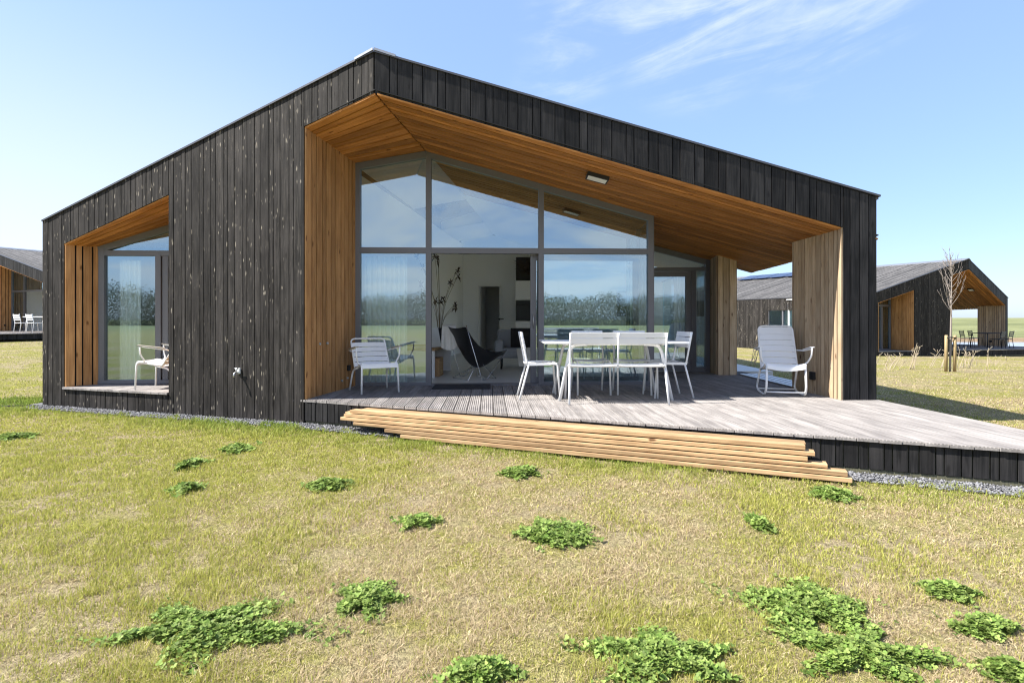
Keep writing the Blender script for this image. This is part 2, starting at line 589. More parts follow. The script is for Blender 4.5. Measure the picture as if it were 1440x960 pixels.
def vnoise(x, y, seed=0):
    xi, yi = np.floor(x).astype(np.int64), np.floor(y).astype(np.int64)
    fx, fy = x - xi, y - yi
    fx, fy = fx * fx * (3 - 2 * fx), fy * fy * (3 - 2 * fy)

    def h(a, b):
        n = (a * 374761393 + b * 668265263 + seed * 144665) & 0x7fffffff
        n = ((n ^ (n >> 13)) * 1274126177) & 0x7fffffff
        return ((n ^ (n >> 16)) & 0xffff) / 65535.0
    return (h(xi, yi) * (1 - fx) + h(xi + 1, yi) * fx) * (1 - fy) + (h(xi, yi + 1) * (1 - fx) + h(xi + 1, yi + 1) * fx) * fy


# ------------------------------------------------------------------ ground, water
def make_ground():
    xs = np.concatenate([[-1800, -900, -400, -200, -110], np.arange(-70, 71, 2.0), [110, 200, 400, 900, 1800]])
    ys = np.concatenate([[-1800, -700, -250, -120, -60], np.arange(-24, 64, 1.5), np.arange(66, 150, 6), [160, 250, 600, 1800]])
    X, Y = np.meshgrid(xs, ys, indexing='ij')
    Z = ground_z(X, Y)
    nx, ny = X.shape
    me = bpy.data.meshes.new('ground')
    v = np.stack([X.ravel(), Y.ravel(), Z.ravel()], 1)
    f = []
    for i in range(nx - 1):
        for j in range(ny - 1):
            a = i * ny + j
            f.append((a, a + ny, a + ny + 1, a + 1))
    me.from_pydata(v.tolist(), [], f)
    for p in me.polygons:
        p.use_smooth = True
    me.materials.append(M['ground'])
    o = bpy.data.objects.new('ground', me)
    COL.objects.link(o)
    tag(o, None, None, kind='structure')
    mb = MB()
    mb.poly([(8, 40, -0.80), (160, 40, -0.80), (160, 54, -0.80), (8, 54, -0.80)])
    tag(mb.build('water', M['water']), None, None, kind='structure')


make_ground()

# ------------------------------------------------------------------ the cabin
P0 = V((-1.693, 6.841, 0))            # foot of the fold under the ridge
PL = V((-7.288, 8.639, 0))
NA = V((-6.840, 8.495, 0))
NB = V((-4.843, 7.853, 0))
Q = V((-2.667, 7.154, 0))
PI_ = V((4.226, 7.100, 0))
PR = V((4.659, 7.120, 0))
ZP, ZL, ZR = 4.63, 2.867, 2.915
RID = V((0.0894, 0.996, 0)).normalized()
G0 = V((-2.454, 8.68, 0))
G1 = V((2.251, 8.868, 0))
GU = (G1 - G0).normalized()
GN = V((GU.y, -GU.x, 0))              # towards the viewer
EV = -GN                              # plank direction, into the house
NL = V((-0.306, -0.952, 0)).normalized()
NR = V((0.0476, -1, 0)).normalized()
LEN = 14.0


def up(p, z):
    return V((p.x, p.y, z))


def ztop_l(p):
    return ZL + (ZP - ZL) * (p - PL).length / (P0 - PL).length


def ztop_r(p):
    return ZP + (ZR - ZP) * (p - P0).length / (PR - P0).length


def zsof(x, y):
    return 3.839 - 0.272 * x - 0.0234 * y


BW = [0.145, 0.075, 0.125, 0.095, 0.145, 0.07, 0.11]
BWR = [0.19, 0.10, 0.19, 0.13]
PW = [0.17, 0.12, 0.19, 0.14]


def make_cabin():
    c = empty('holiday_cabin', P0, 0, 'large black clad gabled cabin in the foreground with a glazed porch and open sliding door', 'cabin', 'black timber holiday cabins')
    E = V(P0)

    def B(mb, name, mat, par=c, **k):
        return mb.build(name, M[mat], par, E, **k)

    def coat(o):
        o.data.materials.append(M['clearglass'])
        for p in list(o.data.polygons)[1:]:
            p.material_index = 1
        return o

    def wall_v(mb, a, b, za0, zb0, za1, zb1, n, th=0.022, W=BW):
        mb.boards(up(a, za0), up(a, za1), up(b, zb1), up(b, zb0), n, th, W)
    # --- front cladding, sunny half
    mb, bk = MB(), MB()
    for a, b, z0a, z0b, z1a, z1b in (
            (PL, NA, 0.03, 0.03, ZL, ztop_l(NA)),
            (NA, NB, 2.504, 3.112, ztop_l(NA), ztop_l(NB)),
            (NA, NB, 0.03, 0.03, 0.288, 0.288),
            (NB, Q, 0.03, 0.03, ztop_l(NB), ztop_l(Q)),
            (Q, P0, 3.831, 4.13, ztop_l(Q), ZP)):
        wall_v(mb, a, b, z0a, z0b, z1a, z1b, NL)
        bk.strip(up(a, z0a), up(a, z1a), up(b, z1b), up(b, z0b), -NL, 0.05)
    B(mb, 'front_cladding', 'black')
    # --- front cladding, shaded half and pillar front
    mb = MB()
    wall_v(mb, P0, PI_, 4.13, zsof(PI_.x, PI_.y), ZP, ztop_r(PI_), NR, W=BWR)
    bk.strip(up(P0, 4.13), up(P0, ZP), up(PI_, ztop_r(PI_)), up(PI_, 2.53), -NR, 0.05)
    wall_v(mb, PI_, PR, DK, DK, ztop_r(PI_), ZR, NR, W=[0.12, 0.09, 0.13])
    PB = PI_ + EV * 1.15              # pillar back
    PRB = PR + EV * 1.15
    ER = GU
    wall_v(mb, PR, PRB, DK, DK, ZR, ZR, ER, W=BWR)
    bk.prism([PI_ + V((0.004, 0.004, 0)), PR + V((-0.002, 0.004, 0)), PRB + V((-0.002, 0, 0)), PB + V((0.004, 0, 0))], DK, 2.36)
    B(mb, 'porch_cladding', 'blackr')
    # --- pillar lining, block beside the back door, reveals, soffits: each panel a part
    D0, D1 = V((2.30, 10.98, 0)), V((3.885, 10.88, 0))
    K0, K1 = V((3.815, 10.30, 0)), V((4.175, 10.315, 0))

    def panel(name, mat, A, Bq, Cq, D, n, th, widths, gap=0.013):
        m = MB()
        m.boards(A, Bq, Cq, D, n, th, widths, gap=gap, core=bk)
        return B(m, name, mat)
    panel('pillar_lining', 'pinew', up(PI_ + NR * 0.02, DK), up(PI_ + NR * 0.02, zsof(PI_.x, PI_.y)), up(PB, zsof(PB.x, PB.y)), up(PB, DK), -ER, 0.02, [0.09, 0.075, 0.115], .017)
    panel('pillar_back_lining', 'pinew', up(PB, DK), up(PB, zsof(PB.x, PB.y)), up(PRB, zsof(PRB.x, PRB.y) - .02), up(PRB, DK), EV, 0.02, [0.085, 0.07, 0.11])
    panel('corner_lining', 'pinew', up(K0, DK), up(K0, zsof(K0.x, K0.y)), up(K1, zsof(K1.x, K1.y)), up(K1, DK), GN, 0.02, [0.12, 0.12, 0.10])
    panel('corner_return_lining', 'pinew', up(D1, DK), up(D1, zsof(D1.x, D1.y)), up(K0, zsof(K0.x, K0.y)), up(K0, DK), -ER, 0.015, [0.14])
    rv = (G0 - Q)
    nrv = V((rv.y, -rv.x, 0)).normalized()
    panel('reveal_lining', 'pinem', up(Q + NL * 0.02, DK), up(Q + NL * 0.02, 3.831), up(G0, 3.80), up(G0, DK), nrv, 0.02, [0.11, 0.16, 0.125, 0.17], .027)
    W0, W1 = V((-6.577, 8.85, 0)), V((-4.62, 8.93, 0))
    e = W0 - NA
    panel('nook_outer_lining', 'pinem', up(NA + NL * 0.02, DK), up(NA + NL * 0.02, 2.504), up(W0, 2.52), up(W0, DK), V((e.y, -e.x, 0)), 0.02, [0.14, 0.09, 0.13, 0.11], .022)
    e = W1 - NB
    panel('nook_inner_lining', 'pinem', up(NB, DK), up(NB, 3.112), up(W1, 3.16), up(W1, DK), V((-e.y, e.x, 0)), 0.02, [0.14, 0.08, 0.12])
    dn = V((0, 0, -1))
    F0 = V((-1.672, 6.80, 4.130))
    RG = V((-1.342, 8.724, 4.0))
    e9 = V((.014, -.004, -.004))
    panel('short_soffit', 'pine', up(Q + NL * .02, 3.831), F0 - e9, RG - e9, up(G0, 3.80), dn, 0.024, PW, .030)
    f1 = V((4.70, 7.11, zsof(4.70, 7.11)))
    br = V((4.74, 11.0, zsof(4.74, 11.0)))
    bl = V((-0.95, 11.0, zsof(-0.95, 11.0)))
    panel('soffit', 'pine', F0 + e9, f1, br, bl, dn, 0.022, [0.135, 0.105, 0.15], .024)
    panel('nook_soffit', 'pine', up(NA + NL * .02, 2.504), up(NB + NL * .02, 3.112), up(W1, 3.16), up(W0, 2.52), dn, 0.022, [0.15, 0.12, 0.13], .024)
    # --- roof
    mb, tr = MB(), MB()
    a0 = up(P0, ZP) - NL * 0.04
    b0 = up(PL, ZL) - NL * 0.04
    c0 = up(PR, ZR) - NR * 0.03
    t = V((0, 0, -0.30))
    rw_f, rw_r = (0.05, 0.17), (5.4, 7.8)     # added roof window, brightens the room: span down slope, span along ridge

    def on_left(f, r):
        return a0.lerp(b0, f) + RID * r
    regs = [(on_left, 0, 1, 0, rw_r[0]), (on_left, 0, 1, rw_r[1], LEN), (on_left, 0, rw_f[0], *rw_r), (on_left, rw_f[1], 1, *rw_r),
            (lambda f, r: a0.lerp(c0, f) + RID * r, 0, 1, 0, LEN)]
    for fn_, f0_, f1_, r0_, r1_ in regs:
        pts = [fn_(f1_, r0_), fn_(f0_, r0_), fn_(f0_, r1_), fn_(f1_, r1_)]
        bk.hexa([w + t for w in pts] + [w - V((0, 0, 0.03)) for w in pts])
        nn = (pts[1] - pts[0]).cross(RID).normalized()
        if nn.z < 0:
            nn = -nn
        mb.boards(*pts, nn, 0.02, [0.11, 0.09], gap=0.02, jit=0.006)
    B(mb, 'roof', 'roofing')
    mb, m = MB(), MB()
    co = [on_left(rw_f[0], rw_r[0]), on_left(rw_f[1], rw_r[0]), on_left(rw_f[1], rw_r[1]), on_left(rw_f[0], rw_r[1])]
    for i in range(4):
        mb.bar(co[i], co[(i + 1) % 4], .06, .07)
    w = B(mb, 'added_roof_window', 'trim')  # unseen opening, put in so sun reaches the interior
    m.strip(*co, V((0, 0, 1)), .01)
    B(m, 'pane', 'clearglass', w)
    tr.bar(up(PL, ZL + 0.012) + NL * 0.01, up(P0, ZP + 0.012) + NL * 0.01, 0.06, 0.024)
    tr.bar(up(P0, ZP + 0.012) + NR * 0.01, up(PR, ZR + 0.012) + NR * 0.01 + ER * 0.05, 0.06, 0.024)
    tr.bar(up(PL, ZL) - ER * 0.0, up(PL, ZL) + RID * LEN, 0.05, 0.05)
    tr.bar(up(PR, ZR) + ER * 0.02, up(PR, ZR) + ER * 0.02 + RID * LEN, 0.05, 0.05)
    B(tr, 'edge_trim', 'trim')
    mb = MB()
    for s_, slope in ((-1, ztop_l), (1, ztop_r)):
        q = (P0 + (PL - P0).normalized() * 0.26) if s_ < 0 else (P0 + (PR - P0).normalized() * 0.26)
        za, zb = ZP + 0.05, slope(q) + 0.04
        n = NL if s_ < 0 else NR
        pts = [up(P0, za) + n * 0.05, up(q, zb) + n * 0.05, up(q, zb) + RID * LEN, up(P0, za) + RID * LEN]
        if s_ > 0:
            pts = [w for w in (pts[1], pts[0], pts[3], pts[2])]
        mb.hexa([w - V((0, 0, 0.03)) for w in pts] + pts)
    B(mb, 'ridge_cap', 'zinc')
    # --- outer walls and backing
    mb = MB()
    BLk, BRk = PL + RID * (LEN - 0.4), PR + RID * (LEN - 0.4)
    nl = V((-RID.y, RID.x, 0))
    # left long wall with a window hole
    wa, wb = PL + RID * 3.0, PL + RID * 5.2
    for a, b, z0, z1 in ((PL, wa, 0.03, ZL - 0.05), (wa, wb, 0.03, 0.35), (wa, wb, 2.25, ZL - 0.05), (wb, BLk, 0.03, ZL - 0.05)):
        mb.boards(up(a, z0), up(a, z1), up(b, z1), up(b, z0), nl, 0.022, BWR)
        bk.strip(up(a, z0), up(a, z1), up(b, z1), up(b, z0), -nl, 0.15)
    krs = K1 + EV * 0.02
    BRk = K1 + RID * ((PR - K1).dot(RID) + LEN - 0.4)
    B(mb, 'left_wall', 'black')
    for p, q in ((krs, krs + RID * 0.9), (krs + RID * 7.4, BRk)):
        mb = MB()
        mb.boards(up(p, 0.03), up(p, 2.6), up(q, 2.6), up(q, 0.03), ER, 0.022, BWR)
        bk.strip(up(p, 0.03), up(p, 2.6), up(q, 2.6), up(q, 0.03), -ER, 0.12)
        B(mb, 'right_wall', 'black')
    fr = MB()
    p, q = krs + RID * 0.9 - ER * .06, krs + RID * 7.4 - ER * .06
    for f_ in (.006, .33, .66, .994):
        fr.bar(up(p.lerp(q, f_), .1), up(p.lerp(q, f_), 2.6), .08, .08, up=ER)
    for z in (.14, 2.56):
        fr.bar(up(p, z), up(q, z), .076, .08)
    w = B(fr, 'window', 'frame')  # unseen side glazing, added to bring daylight into the room
    fr = MB()
    fr.strip(up(p, .18), up(p, 2.52), up(q, 2.52), up(q, .18), -ER, .01)
    B(fr, 'pane', 'clearglass', w)
    mid = P0 + RID * (LEN - 0.4)
    mb = MB()
    for a, b, z1, z2 in ((BLk, mid, ZL - .05, ZP - .1), (mid, BRk, ZP - .1, ZR - .05)):
        mb.boards(up(a, 0.03), up(a, z1), up(b, z2), up(b, 0.03), RID, 0.022, BWR)
        bk.strip(up(a, 0.03), up(a, z1), up(b, z2), up(b, 0.03), -RID, 0.15)
    B(mb, 'back_wall', 'black')
    B(bk, 'wall_core', 'backing')
    # left wall window with curtain
    fr, pn = MB(), MB()
    for a, b in ((up(wa, .35), up(wa, 2.25)), (up(wb, .35), up(wb, 2.25)), (up(wa.lerp(wb, .62), .35), up(wa.lerp(wb, .62), 2.25))):
        fr.bar(a - nl * .06, b - nl * .06, 0.07, 0.07, up=nl)
    for z in (.35, 2.25):
        fr.bar(up(wa, z) - nl * .06, up(wb, z) - nl * .06, 0.066, 0.066)
    w = B(fr, 'window', 'frame')
    pn.strip(up(wa, .38), up(wa, 2.22), up(wb, 2.22), up(wb, .38), -nl, 0.012)
    for i in range(len(pn.v)):
        pn.v[i] -= nl * .07
    B(pn, 'pane', 'glass', w)
    cu = MB()
    cu.grid(lambda u, v: up(wa.lerp(wb, 0.06 + 0.62 * u), 0.36 + 1.86 * v) - nl * (0.17 + 0.035 * math.sin(u * 60)), 60, 2, 0.004)
    B(cu, 'curtain', 'curtain')
    # --- main glazing
    def gp(px_x):                     # point on the glass line from a distance along it
        return G0 + GU * px_x
    L = (G1 - G0).length
    ridge_s = (RG - G0).dot(GU)
    s1, s2 = 1.145, 2.915             # mullions
    ZT = 2.43

    def gtop(s):
        if s < ridge_s:
            return 3.78 + (3.985 - 3.78) * s / ridge_s
        p = gp(s)
        return zsof(p.x, p.y) - 0.015
    fr = MB()
    fw = 0.085
    fd = 0.10
    for s_ in (0.045, s1, s2, L - 0.045):
        p = gp(s_)
        fr.bar(up(p, DK - .02), up(p, gtop(s_) - 0.02), fw, fd, up=GN)
    fr.bar(up(gp(0), 3.78 - .05), up(gp(ridge_s), 3.985 - .05), fd - 0.004, 0.10)
    fr.bar(up(gp(ridge_s), 3.985 - .05), up(gp(L), gtop(L) - .05), fd - 0.004, 0.10)
    fr.bar(up(gp(0.05), ZT), up(gp(L - .05), ZT), fd - 0.01, 0.088)
    fr.bar(up(gp(0.05), DK + .02), up(gp(s1), DK + .02), fd - 0.012, 0.05)
    fr.bar(up(gp(s2), DK + .02), up(gp(L - .05), DK + .02), fd - 0.012, 0.05)
    fr.bar(up(gp(s1), DK + .008), up(gp(s2), DK + .008), fd + 0.06, 0.022)
    win = B(fr, 'glazed_front', 'frame')

    def pane(par, sa, sb, za, zb, back, zta=None, ztb=None):
        m = MB()
        a, b = gp(sa) - GN * back, gp(sb) - GN * back
        m.strip(up(a, za), up(a, zta or zb), up(b, ztb or zb), up(b, za), -GN, 0.010)
        return coat(B(m, 'pane', 'glass', par))
    h = fw / 2 - .004
    pane(win, 0.08, s1 - h, DK + .04, ZT - .04, 0.0)
    pane(win, s2 + h, L - .08, DK + .04, ZT - .04, 0.0)
    pane(win, 0.08, s1 - h, ZT + .04, 0, 0.0, gtop(0.08) - .09, gtop(s1 - h) - .09)
    pane(win, s1 + h, s2 - h, ZT + .04, 0, 0.0, gtop(s1 + h) - .09, gtop(s2 - h) - .09)
    pane(win, s2 + h, L - .08, ZT + .04, 0, 0.0, gtop(s2 + h) - .09, gtop(L - .08) - .09)
    # sliding leaf pushed behind the right pane
    sl = MB()
    bko = 0.105
    q0, q1 = s2 - 0.115, L - 0.25
    for s_ in (q0, q1):
        p = gp(s_) - GN * bko
        sl.bar(up(p, DK + .02), up(p, ZT - .05), 0.09, 0.05, up=GN)
    for z in (DK + .065, ZT - .09):
        sl.bar(up(gp(q0) - GN * bko, z), up(gp(q1) - GN * bko, z), 0.046, 0.09)
    leaf = B(sl, 'sliding_door', 'frame')
    pane(leaf, q0 + .045, q1 - .045, DK + .1, ZT - .13, bko)
    hd = MB()
    p = gp(q0) - GN * 0.07
    hd.tube([up(p, 1.22), up(p, 1.22) + GN * 0.03, up(p, 1.42) + GN * 0.03, up(p, 1.42)], 0.010, 6)
    B(hd, 'handle', 'chrome', leaf)
    # side glazing between the glass corner and the back door
    fr = MB()
    p0, p1 = G1 + EV * 0.05, D0
    for p in (p0.lerp(p1, .03), p0.lerp(p1, .5), p0.lerp(p1, .97)):
        fr.bar(up(p, DK), up(p, zsof(p.x, p.y) - .03), 0.08, 0.08, up=GU)
    for z in (DK + .03, ZT):
        fr.bar(up(p0, z), up(p1, z), 0.076, 0.07)
    w = B(fr, 'window', 'frame')
    m = MB()
    m.strip(up(p0, DK + .05), up(p0, zsof(p0.x, p0.y) - .04), up(p1, zsof(p1.x, p1.y) - .04), up(p1, DK + .05), -GU, 0.01)
    B(m, 'pane', 'clearglass', w)
    # --- back door recess
    fr = MB()
    L2 = (D1 - D0).length
    DU = (D1 - D0).normalized()

    def dp(s):
        return D0 + DU * s
    zt = lambda s: zsof(dp(s).x, dp(s).y) - 0.02
    for s_ in (0.05, 1.26, L2 - .05):
        fr.bar(up(dp(s_), DK), up(dp(s_), (2.30 if s_ == 1.26 else zt(s_) - .01)), 0.10, 0.09, up=GN)
    fr.bar(up(dp(0), zt(0) - .05), up(dp(L2), zt(L2) - .05), 0.086, 0.11)
    fr.bar(up(dp(0), 2.335), up(dp(L2), 2.335), 0.084, 0.07)
    fr.bar(up(dp(1.2), DK + .05), up(dp(L2), DK + .05), 0.082, 0.10)
    w = B(fr, 'window', 'frame')
    for sa, sb, za, zb1, zb2 in ((1.31, L2 - .1, DK + .1, 2.30, 2.30), (0.1, L2 - .1, 2.37, zt(.1) - .1, zt(L2 - .1) - .1)):
        if zb2 > za:
            m = MB()
            m.strip(up(dp(sa), za), up(dp(sa), zb1), up(dp(sb), zb2), up(dp(sb), za), EV, 0.01)
            coat(B(m, 'pane', 'glass', w))
    d = MB()
    for s_ in (0.15, 1.16):
        d.bar(up(dp(s_), DK + .02) - GN * .0, up(dp(s_), 2.29), 0.10, 0.06, up=GN)
    d.bar(up(dp(.1), DK + .09), up(dp(1.21), DK + .09), 0.056, 0.14)
    d.bar(up(dp(.1), 2.24), up(dp(1.21), 2.24), 0.056, 0.10)
    d = B(d, 'back_door', 'frame')
    m = MB()
    m.strip(up(dp(.2), DK + .16), up(dp(.2), 2.19), up(dp(1.11), 2.19), up(dp(1.11), DK + .16), EV, 0.01)
    coat(B(m, 'pane', 'glass', d))
    m = MB()
    p = up(dp(.17), 1.36) + GN * 0.03
    m.tube([p, p + GN * .045, p + GN * .045 + DU * .13], 0.010, 6)
    B(m, 'handle', 'chrome', d)
    # --- nook window
    fr = MB()
    L3 = (W1 - W0).length
    WU = (W1 - W0).normalized()
    WN = V((WU.y, -WU.x, 0))

    def wp(s):
        return W0 + WU * s
    ztn = lambda s: 2.50 + (3.14 - 2.50) * s / L3
    for s_, z1 in ((0.05, ztn(.05)), (0.93, 2.40), (1.03, 2.38), (L3 - .05, ztn(L3 - .05))):
        fr.bar(up(wp(s_), DK), up(wp(s_), z1 - .02), 0.085, 0.09 if s_ != 1.03 else 0.05, up=WN)
    fr.bar(up(wp(0), ztn(0) - .04), up(wp(L3), ztn(L3) - .04), 0.086, 0.11)
    fr.bar(up(wp(0), 2.405), up(wp(L3), 2.405), 0.08, 0.085)
    fr.bar(up(wp(0), DK + .035), up(wp(L3), DK + .035), 0.10, 0.06)
    w = B(fr, 'window', 'frame')
    for sa, sb, za, z1, z2 in ((0.09, 0.89, DK + .06, 2.37, 2.37), (1.07, L3 - .09, DK + .06, 2.37, 2.37), (0.12, L3 - .09, 2.44, ztn(.12) - .07, ztn(L3 - .09) - .09)):
        m = MB()
        m.strip(up(wp(sa), za), up(wp(sa), z1), up(wp(sb), z2), up(wp(sb), za), -WN, 0.01)
        coat(B(m, 'pane', 'glass', w))
    # --- nook boards
    mb = MB()
    a, b = NA + NL * 0.05, NB + NL * 0.05
    n = int((b - a).length / 0.145)
    for i in range(n):
        p, q = a.lerp(b, (i + .02) / n), a.lerp(b, (i + .98) / n)
        p2, q2 = p + EV * 1.55, q + EV * 1.55
        mb.strip(up(p, DK - .03), up(p2, DK - .03), up(q2, DK - .03), up(q, DK - .03), V((0, 0, 1)), 0.028)
    # keep boards in front of the window
    for k, v_ in enumerate(mb.v):
        s_ = (v_ - W0).dot(WN)
        if s_ < 0.02:
            mb.v[k] = v_ + WN * (0.02 - s_)
    B(mb, 'nook_boards', 'deck')
    # --- interior shell
    mb = MB()
    lw0, lw1 = G0 + V((-.08, .06, 0)), V((-1.55, 17.5, 0))
    nlw = V((RID.y, -RID.x, 0))
    ceil_r = lambda p: zsof(p.x, 8.9) + 0.02
    mb.strip(up(lw0, DK), up(lw0, 3.72), up(lw1, 3.72), up(lw1, DK), -nlw, 0.1)
    yb = 17.5
    bw = lambda x: V((x, yb, 0))
    for x0, x1, z0, z1 in ((-1.6, -1.07, DK, 3.99), (-1.07, -0.34, 2.42, 3.99), (-0.34, 3.30, DK, 3.99), (3.30, 3.72, DK, 1.45), (3.30, 3.72, 2.25, 3.6), (3.72, 5.0, DK, 3.4)):
        mb.strip(up(bw(x0), z0), up(bw(x0), z1), up(bw(x1), z1), up(bw(x1), z0), V((0, 1, 0)), 0.1)
    rw0 = V((4.06, 10.50, 0))
    rw1 = rw0 + RID * 8
    sw = MB()
    for f0, f1 in ((0, 0.8),):
        sw.strip(up(rw0 + RID * f0, DK), up(rw0 + RID * f0, 2.75), up(rw0 + RID * f1, 2.75), up(rw0 + RID * f1, DK), V((1, 0, 0)), 0.08)
    B(sw, 'side_wall', 'plaster')
    # hallway behind the inner door
    mb.strip(up(V((-1.3, 19.3, 0)), DK), up(V((-1.3, 19.3, 0)), 2.6), up(V((.1, 19.3, 0)), 2.6), up(V((.1, 19.3, 0)), DK), V((0, 1, 0)), .05)
    B(mb, 'inner_wall', 'plaster')
    mb = MB()
    # bedroom
    for a, b in ((V((-7.05, 8.9, 0)), V((-6.6, 13, 0))), (V((-6.9, 12.6, 0)), V((-2.2, 12.6, 0)))):
        mb.strip(up(a, DK), up(a, 2.62), up(b, 2.62), up(b, DK), V((-.05, .05, 0)), 1.0)
    B(mb, 'bedroom_wall', 'plaster')
    mb = MB()
    e0 = V((-2.5, 8.78, 3.80))
    e1 = V((-1.342, 8.80, 4.02))
    run = V((.76, 8.7, 0))
    for k0, k1 in ((0, .41), (.74, 1)):
        pts = [e0 + run * k0, e1 + run * k0, e1 + run * k1, e0 + run * k1]
        mb.hexa(pts + [w + V((0, 0, .05)) for w in pts])
    f0 = V((4.45, 8.95, ceil_r(V((4.45, 0, 0)))))
    pts = [e1, V((2.2, 8.95, ceil_r(V((2.2, 0, 0))))), V((2.2, 17.6, ceil_r(V((2.2, 0, 0))))), e1 + V((.76, 8.7, 0))]
    mb.hexa(pts + [w + V((0, 0, .05)) for w in pts])
    pts = [V((2.2, 11.0, ceil_r(V((2.2, 0, 0))))), V((4.45, 11.0, ceil_r(V((4.45, 0, 0))))), V((5.2, 17.6, ceil_r(V((4.45, 0, 0))))), V((2.2, 17.6, ceil_r(V((2.2, 0, 0)))))]
    mb.hexa(pts + [w + V((0, 0, .05)) for w in pts])
    pts = [V((-7.1, 8.95, 2.75)), V((-2.6, 8.95, 2.75)), V((-2.4, 12.7, 2.75)), V((-7.0, 12.7, 2.75))]
    mb.hexa(pts + [w + V((0, 0, .04)) for w in pts])
    B(mb, 'ceiling', 'plaster')
    mb = MB()
    for k0, dk in ((.41, -.004), (.74, .004)):  # end plates beneath the added roof window
        pts = [e0 + run * k0, e1 + run * k0, e1 + run * k0 + V((0, 0, .42)), e0 + run * k0 + V((0, 0, .42))]
        mb.hexa(pts + [w + run * dk for w in pts])
        B(mb, 'added_window_shaft', 'plaster')
        mb = MB()
    mb = MB()
    g0, g1 = G0 - GN * 0.05 + V((-.1, 0, 0)), G1 - GN * 0.05
    mb.prism([g0, g1, V((2.30, 11.03, 0)), V((5.2, 11.05, 0)), V((5.2, 19.3, 0)), V((-1.6, 19.3, 0))], 0.1, DK)
    mb.prism([W0 - WN * .08 + V((-.6, 0, 0)), W1 - WN * .08, V((-2.6, 9.05, 0)), V((-2.3, 12.7, 0)), V((-7.0, 12.7, 0))], 0.1, DK - .002)
    B(mb, 'inner_floor', 'floor')
    # inner door leaf, half open, and its frame
    mb = MB()
    mb.bar(V((-1.04, 17.48, DK)), V((-1.04, 17.48, 2.42)), 0.05, 0.12, up=(0, 1, 0))
    mb.bar(V((-0.37, 17.48, DK)), V((-0.37, 17.48, 2.42)), 0.05, 0.12, up=(0, 1, 0))
    mb.bar(V((-1.07, 17.48, 2.40)), V((-.34, 17.48, 2.40)), 0.12, 0.04)
    mb.hexa([V((-1.02, 17.6, DK)), V((-.98, 17.6, DK)), V((-.86, 18.3, DK)), V((-.90, 18.3, DK)),
             V((-1.02, 17.6, 2.38)), V((-.98, 17.6, 2.38)), V((-.86, 18.3, 2.38)), V((-.90, 18.3, 2.38))])
    d = B(mb, 'inner_door', 'cabinet')
    mb = MB()
    mb.tube([V((-.40, 17.4, 1.36)), V((-.26, 17.38, 1.36))], 0.014, 6)
    mb.ball((-.40, 17.4, 1.36), .03, 8, 6)
    B(mb, 'handle', 'blackmetal', d)
    # kitchen wall of tall units, with oven and a solid dark block as niche
    mb = MB()
    for x0, x1, z0, z1 in ((0.10, 0.76, DK, 1.30), (0.10, 0.76, 1.93, 2.52), (0.78, 1.44, DK, 2.52), (1.46, 2.1, DK, 1.24)):
        mb.box(((x0 + x1) / 2, 17.0, (z0 + z1) / 2), (x1 - x0 - .01, .6, z1 - z0 - .008))
    k = B(mb, 'kitchen_units', 'cabinet', bevel=0.003)
    mb = MB()
    mb.box((0.43, 17.0, 1.615), (0.63, .6, .60))
    mb.tube([V((.18, 16.66, 1.78)), V((.68, 16.66, 1.78))], .012, 6)
    B(mb, 'oven', 'blackmetal', k)
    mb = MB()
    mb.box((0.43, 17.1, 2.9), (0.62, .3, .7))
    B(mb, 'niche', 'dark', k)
    # right-hand end: bright metal strips standing in for sky-lit deck boards
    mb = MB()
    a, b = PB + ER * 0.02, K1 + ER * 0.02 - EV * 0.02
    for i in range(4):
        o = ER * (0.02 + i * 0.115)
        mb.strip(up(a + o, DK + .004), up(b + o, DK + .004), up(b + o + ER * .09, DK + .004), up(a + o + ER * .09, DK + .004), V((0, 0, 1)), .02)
    B(mb, 'bright_deck_strip', 'chrome')
    # --- solar panels on the sunny slope
    mb = MB()
    sl_ = (up(P0, ZP) - up(PL, ZL)).normalized()
    for i in range(4):
        for j in range(1):
            p = up(P0, ZP) - sl_ * (0.35 + 1.0) + RID * (7.5 + i * 1.12) + V((0, 0, .09))
            mb.strip(p, p + sl_ * 1.0, p + sl_ * 1.0 + RID * 1.05, p + RID * 1.05, V((-.3, 0, .95)), .035)
    B(mb, 'solar_panel', 'panel')
    # --- fixtures on the cabin
    mb = MB()
    lx, ly = 1.18, 7.62
    n = V((0.272, 0.0234, 1)).normalized()
    u = V((1, 0, -0.272)).normalized()
    v_ = n.cross(u)
    m3 = Matrix((u, v_, n)).transposed()
    pc = V((lx, ly, zsof(lx, ly) - 0.018)) - n * 0.03
    for su, sv, du, dv in ((0, -.105, .30, .018), (0, .105, .30, .018), (-.141, 0, .018, .192), (.141, 0, .018, .192)):
        mb.box(pc + u * su + v_ * sv, (du, dv, .06), M3=m3)
    lamp = B(mb, 'soffit_lamp', 'gasket')
    mb = MB()
    mb.box(pc - n * 0.004, (.264, .192, .045), M3=m3)
    B(mb, 'diffuser', 'lampglass', lamp)
    # sockets and hooks
    p = Q.lerp(G0, 0.80) + nrv * 0.035
    m = MB()
    m.box(up(p, 0.62), (.03, .075, .085), math.atan2(rv.y, rv.x) - R(90))
    B(m, 'wall_socket', 'gasket', bevel=0.004)
    p = PI_.lerp(PB, 0.52) - ER * 0.035
    m = MB()
    m.box(up(p, 0.57), (.03, .11, .11), math.atan2(EV.y, EV.x) - R(90))
    B(m, 'wall_socket', 'gasket', bevel=0.004)
    for f_, z in ((0.22, 1.02), (0.36, 1.02), (0.66, 0.45), (0.78, 0.47)):
        m = MB()
        p = up(Q.lerp(G0, f_), z)
        m.tube([p + nrv * .015, p + nrv * .04], 0.017, 8)
        B(m, 'eyelet', 'chrome')
    return c


cabin = make_cabin()


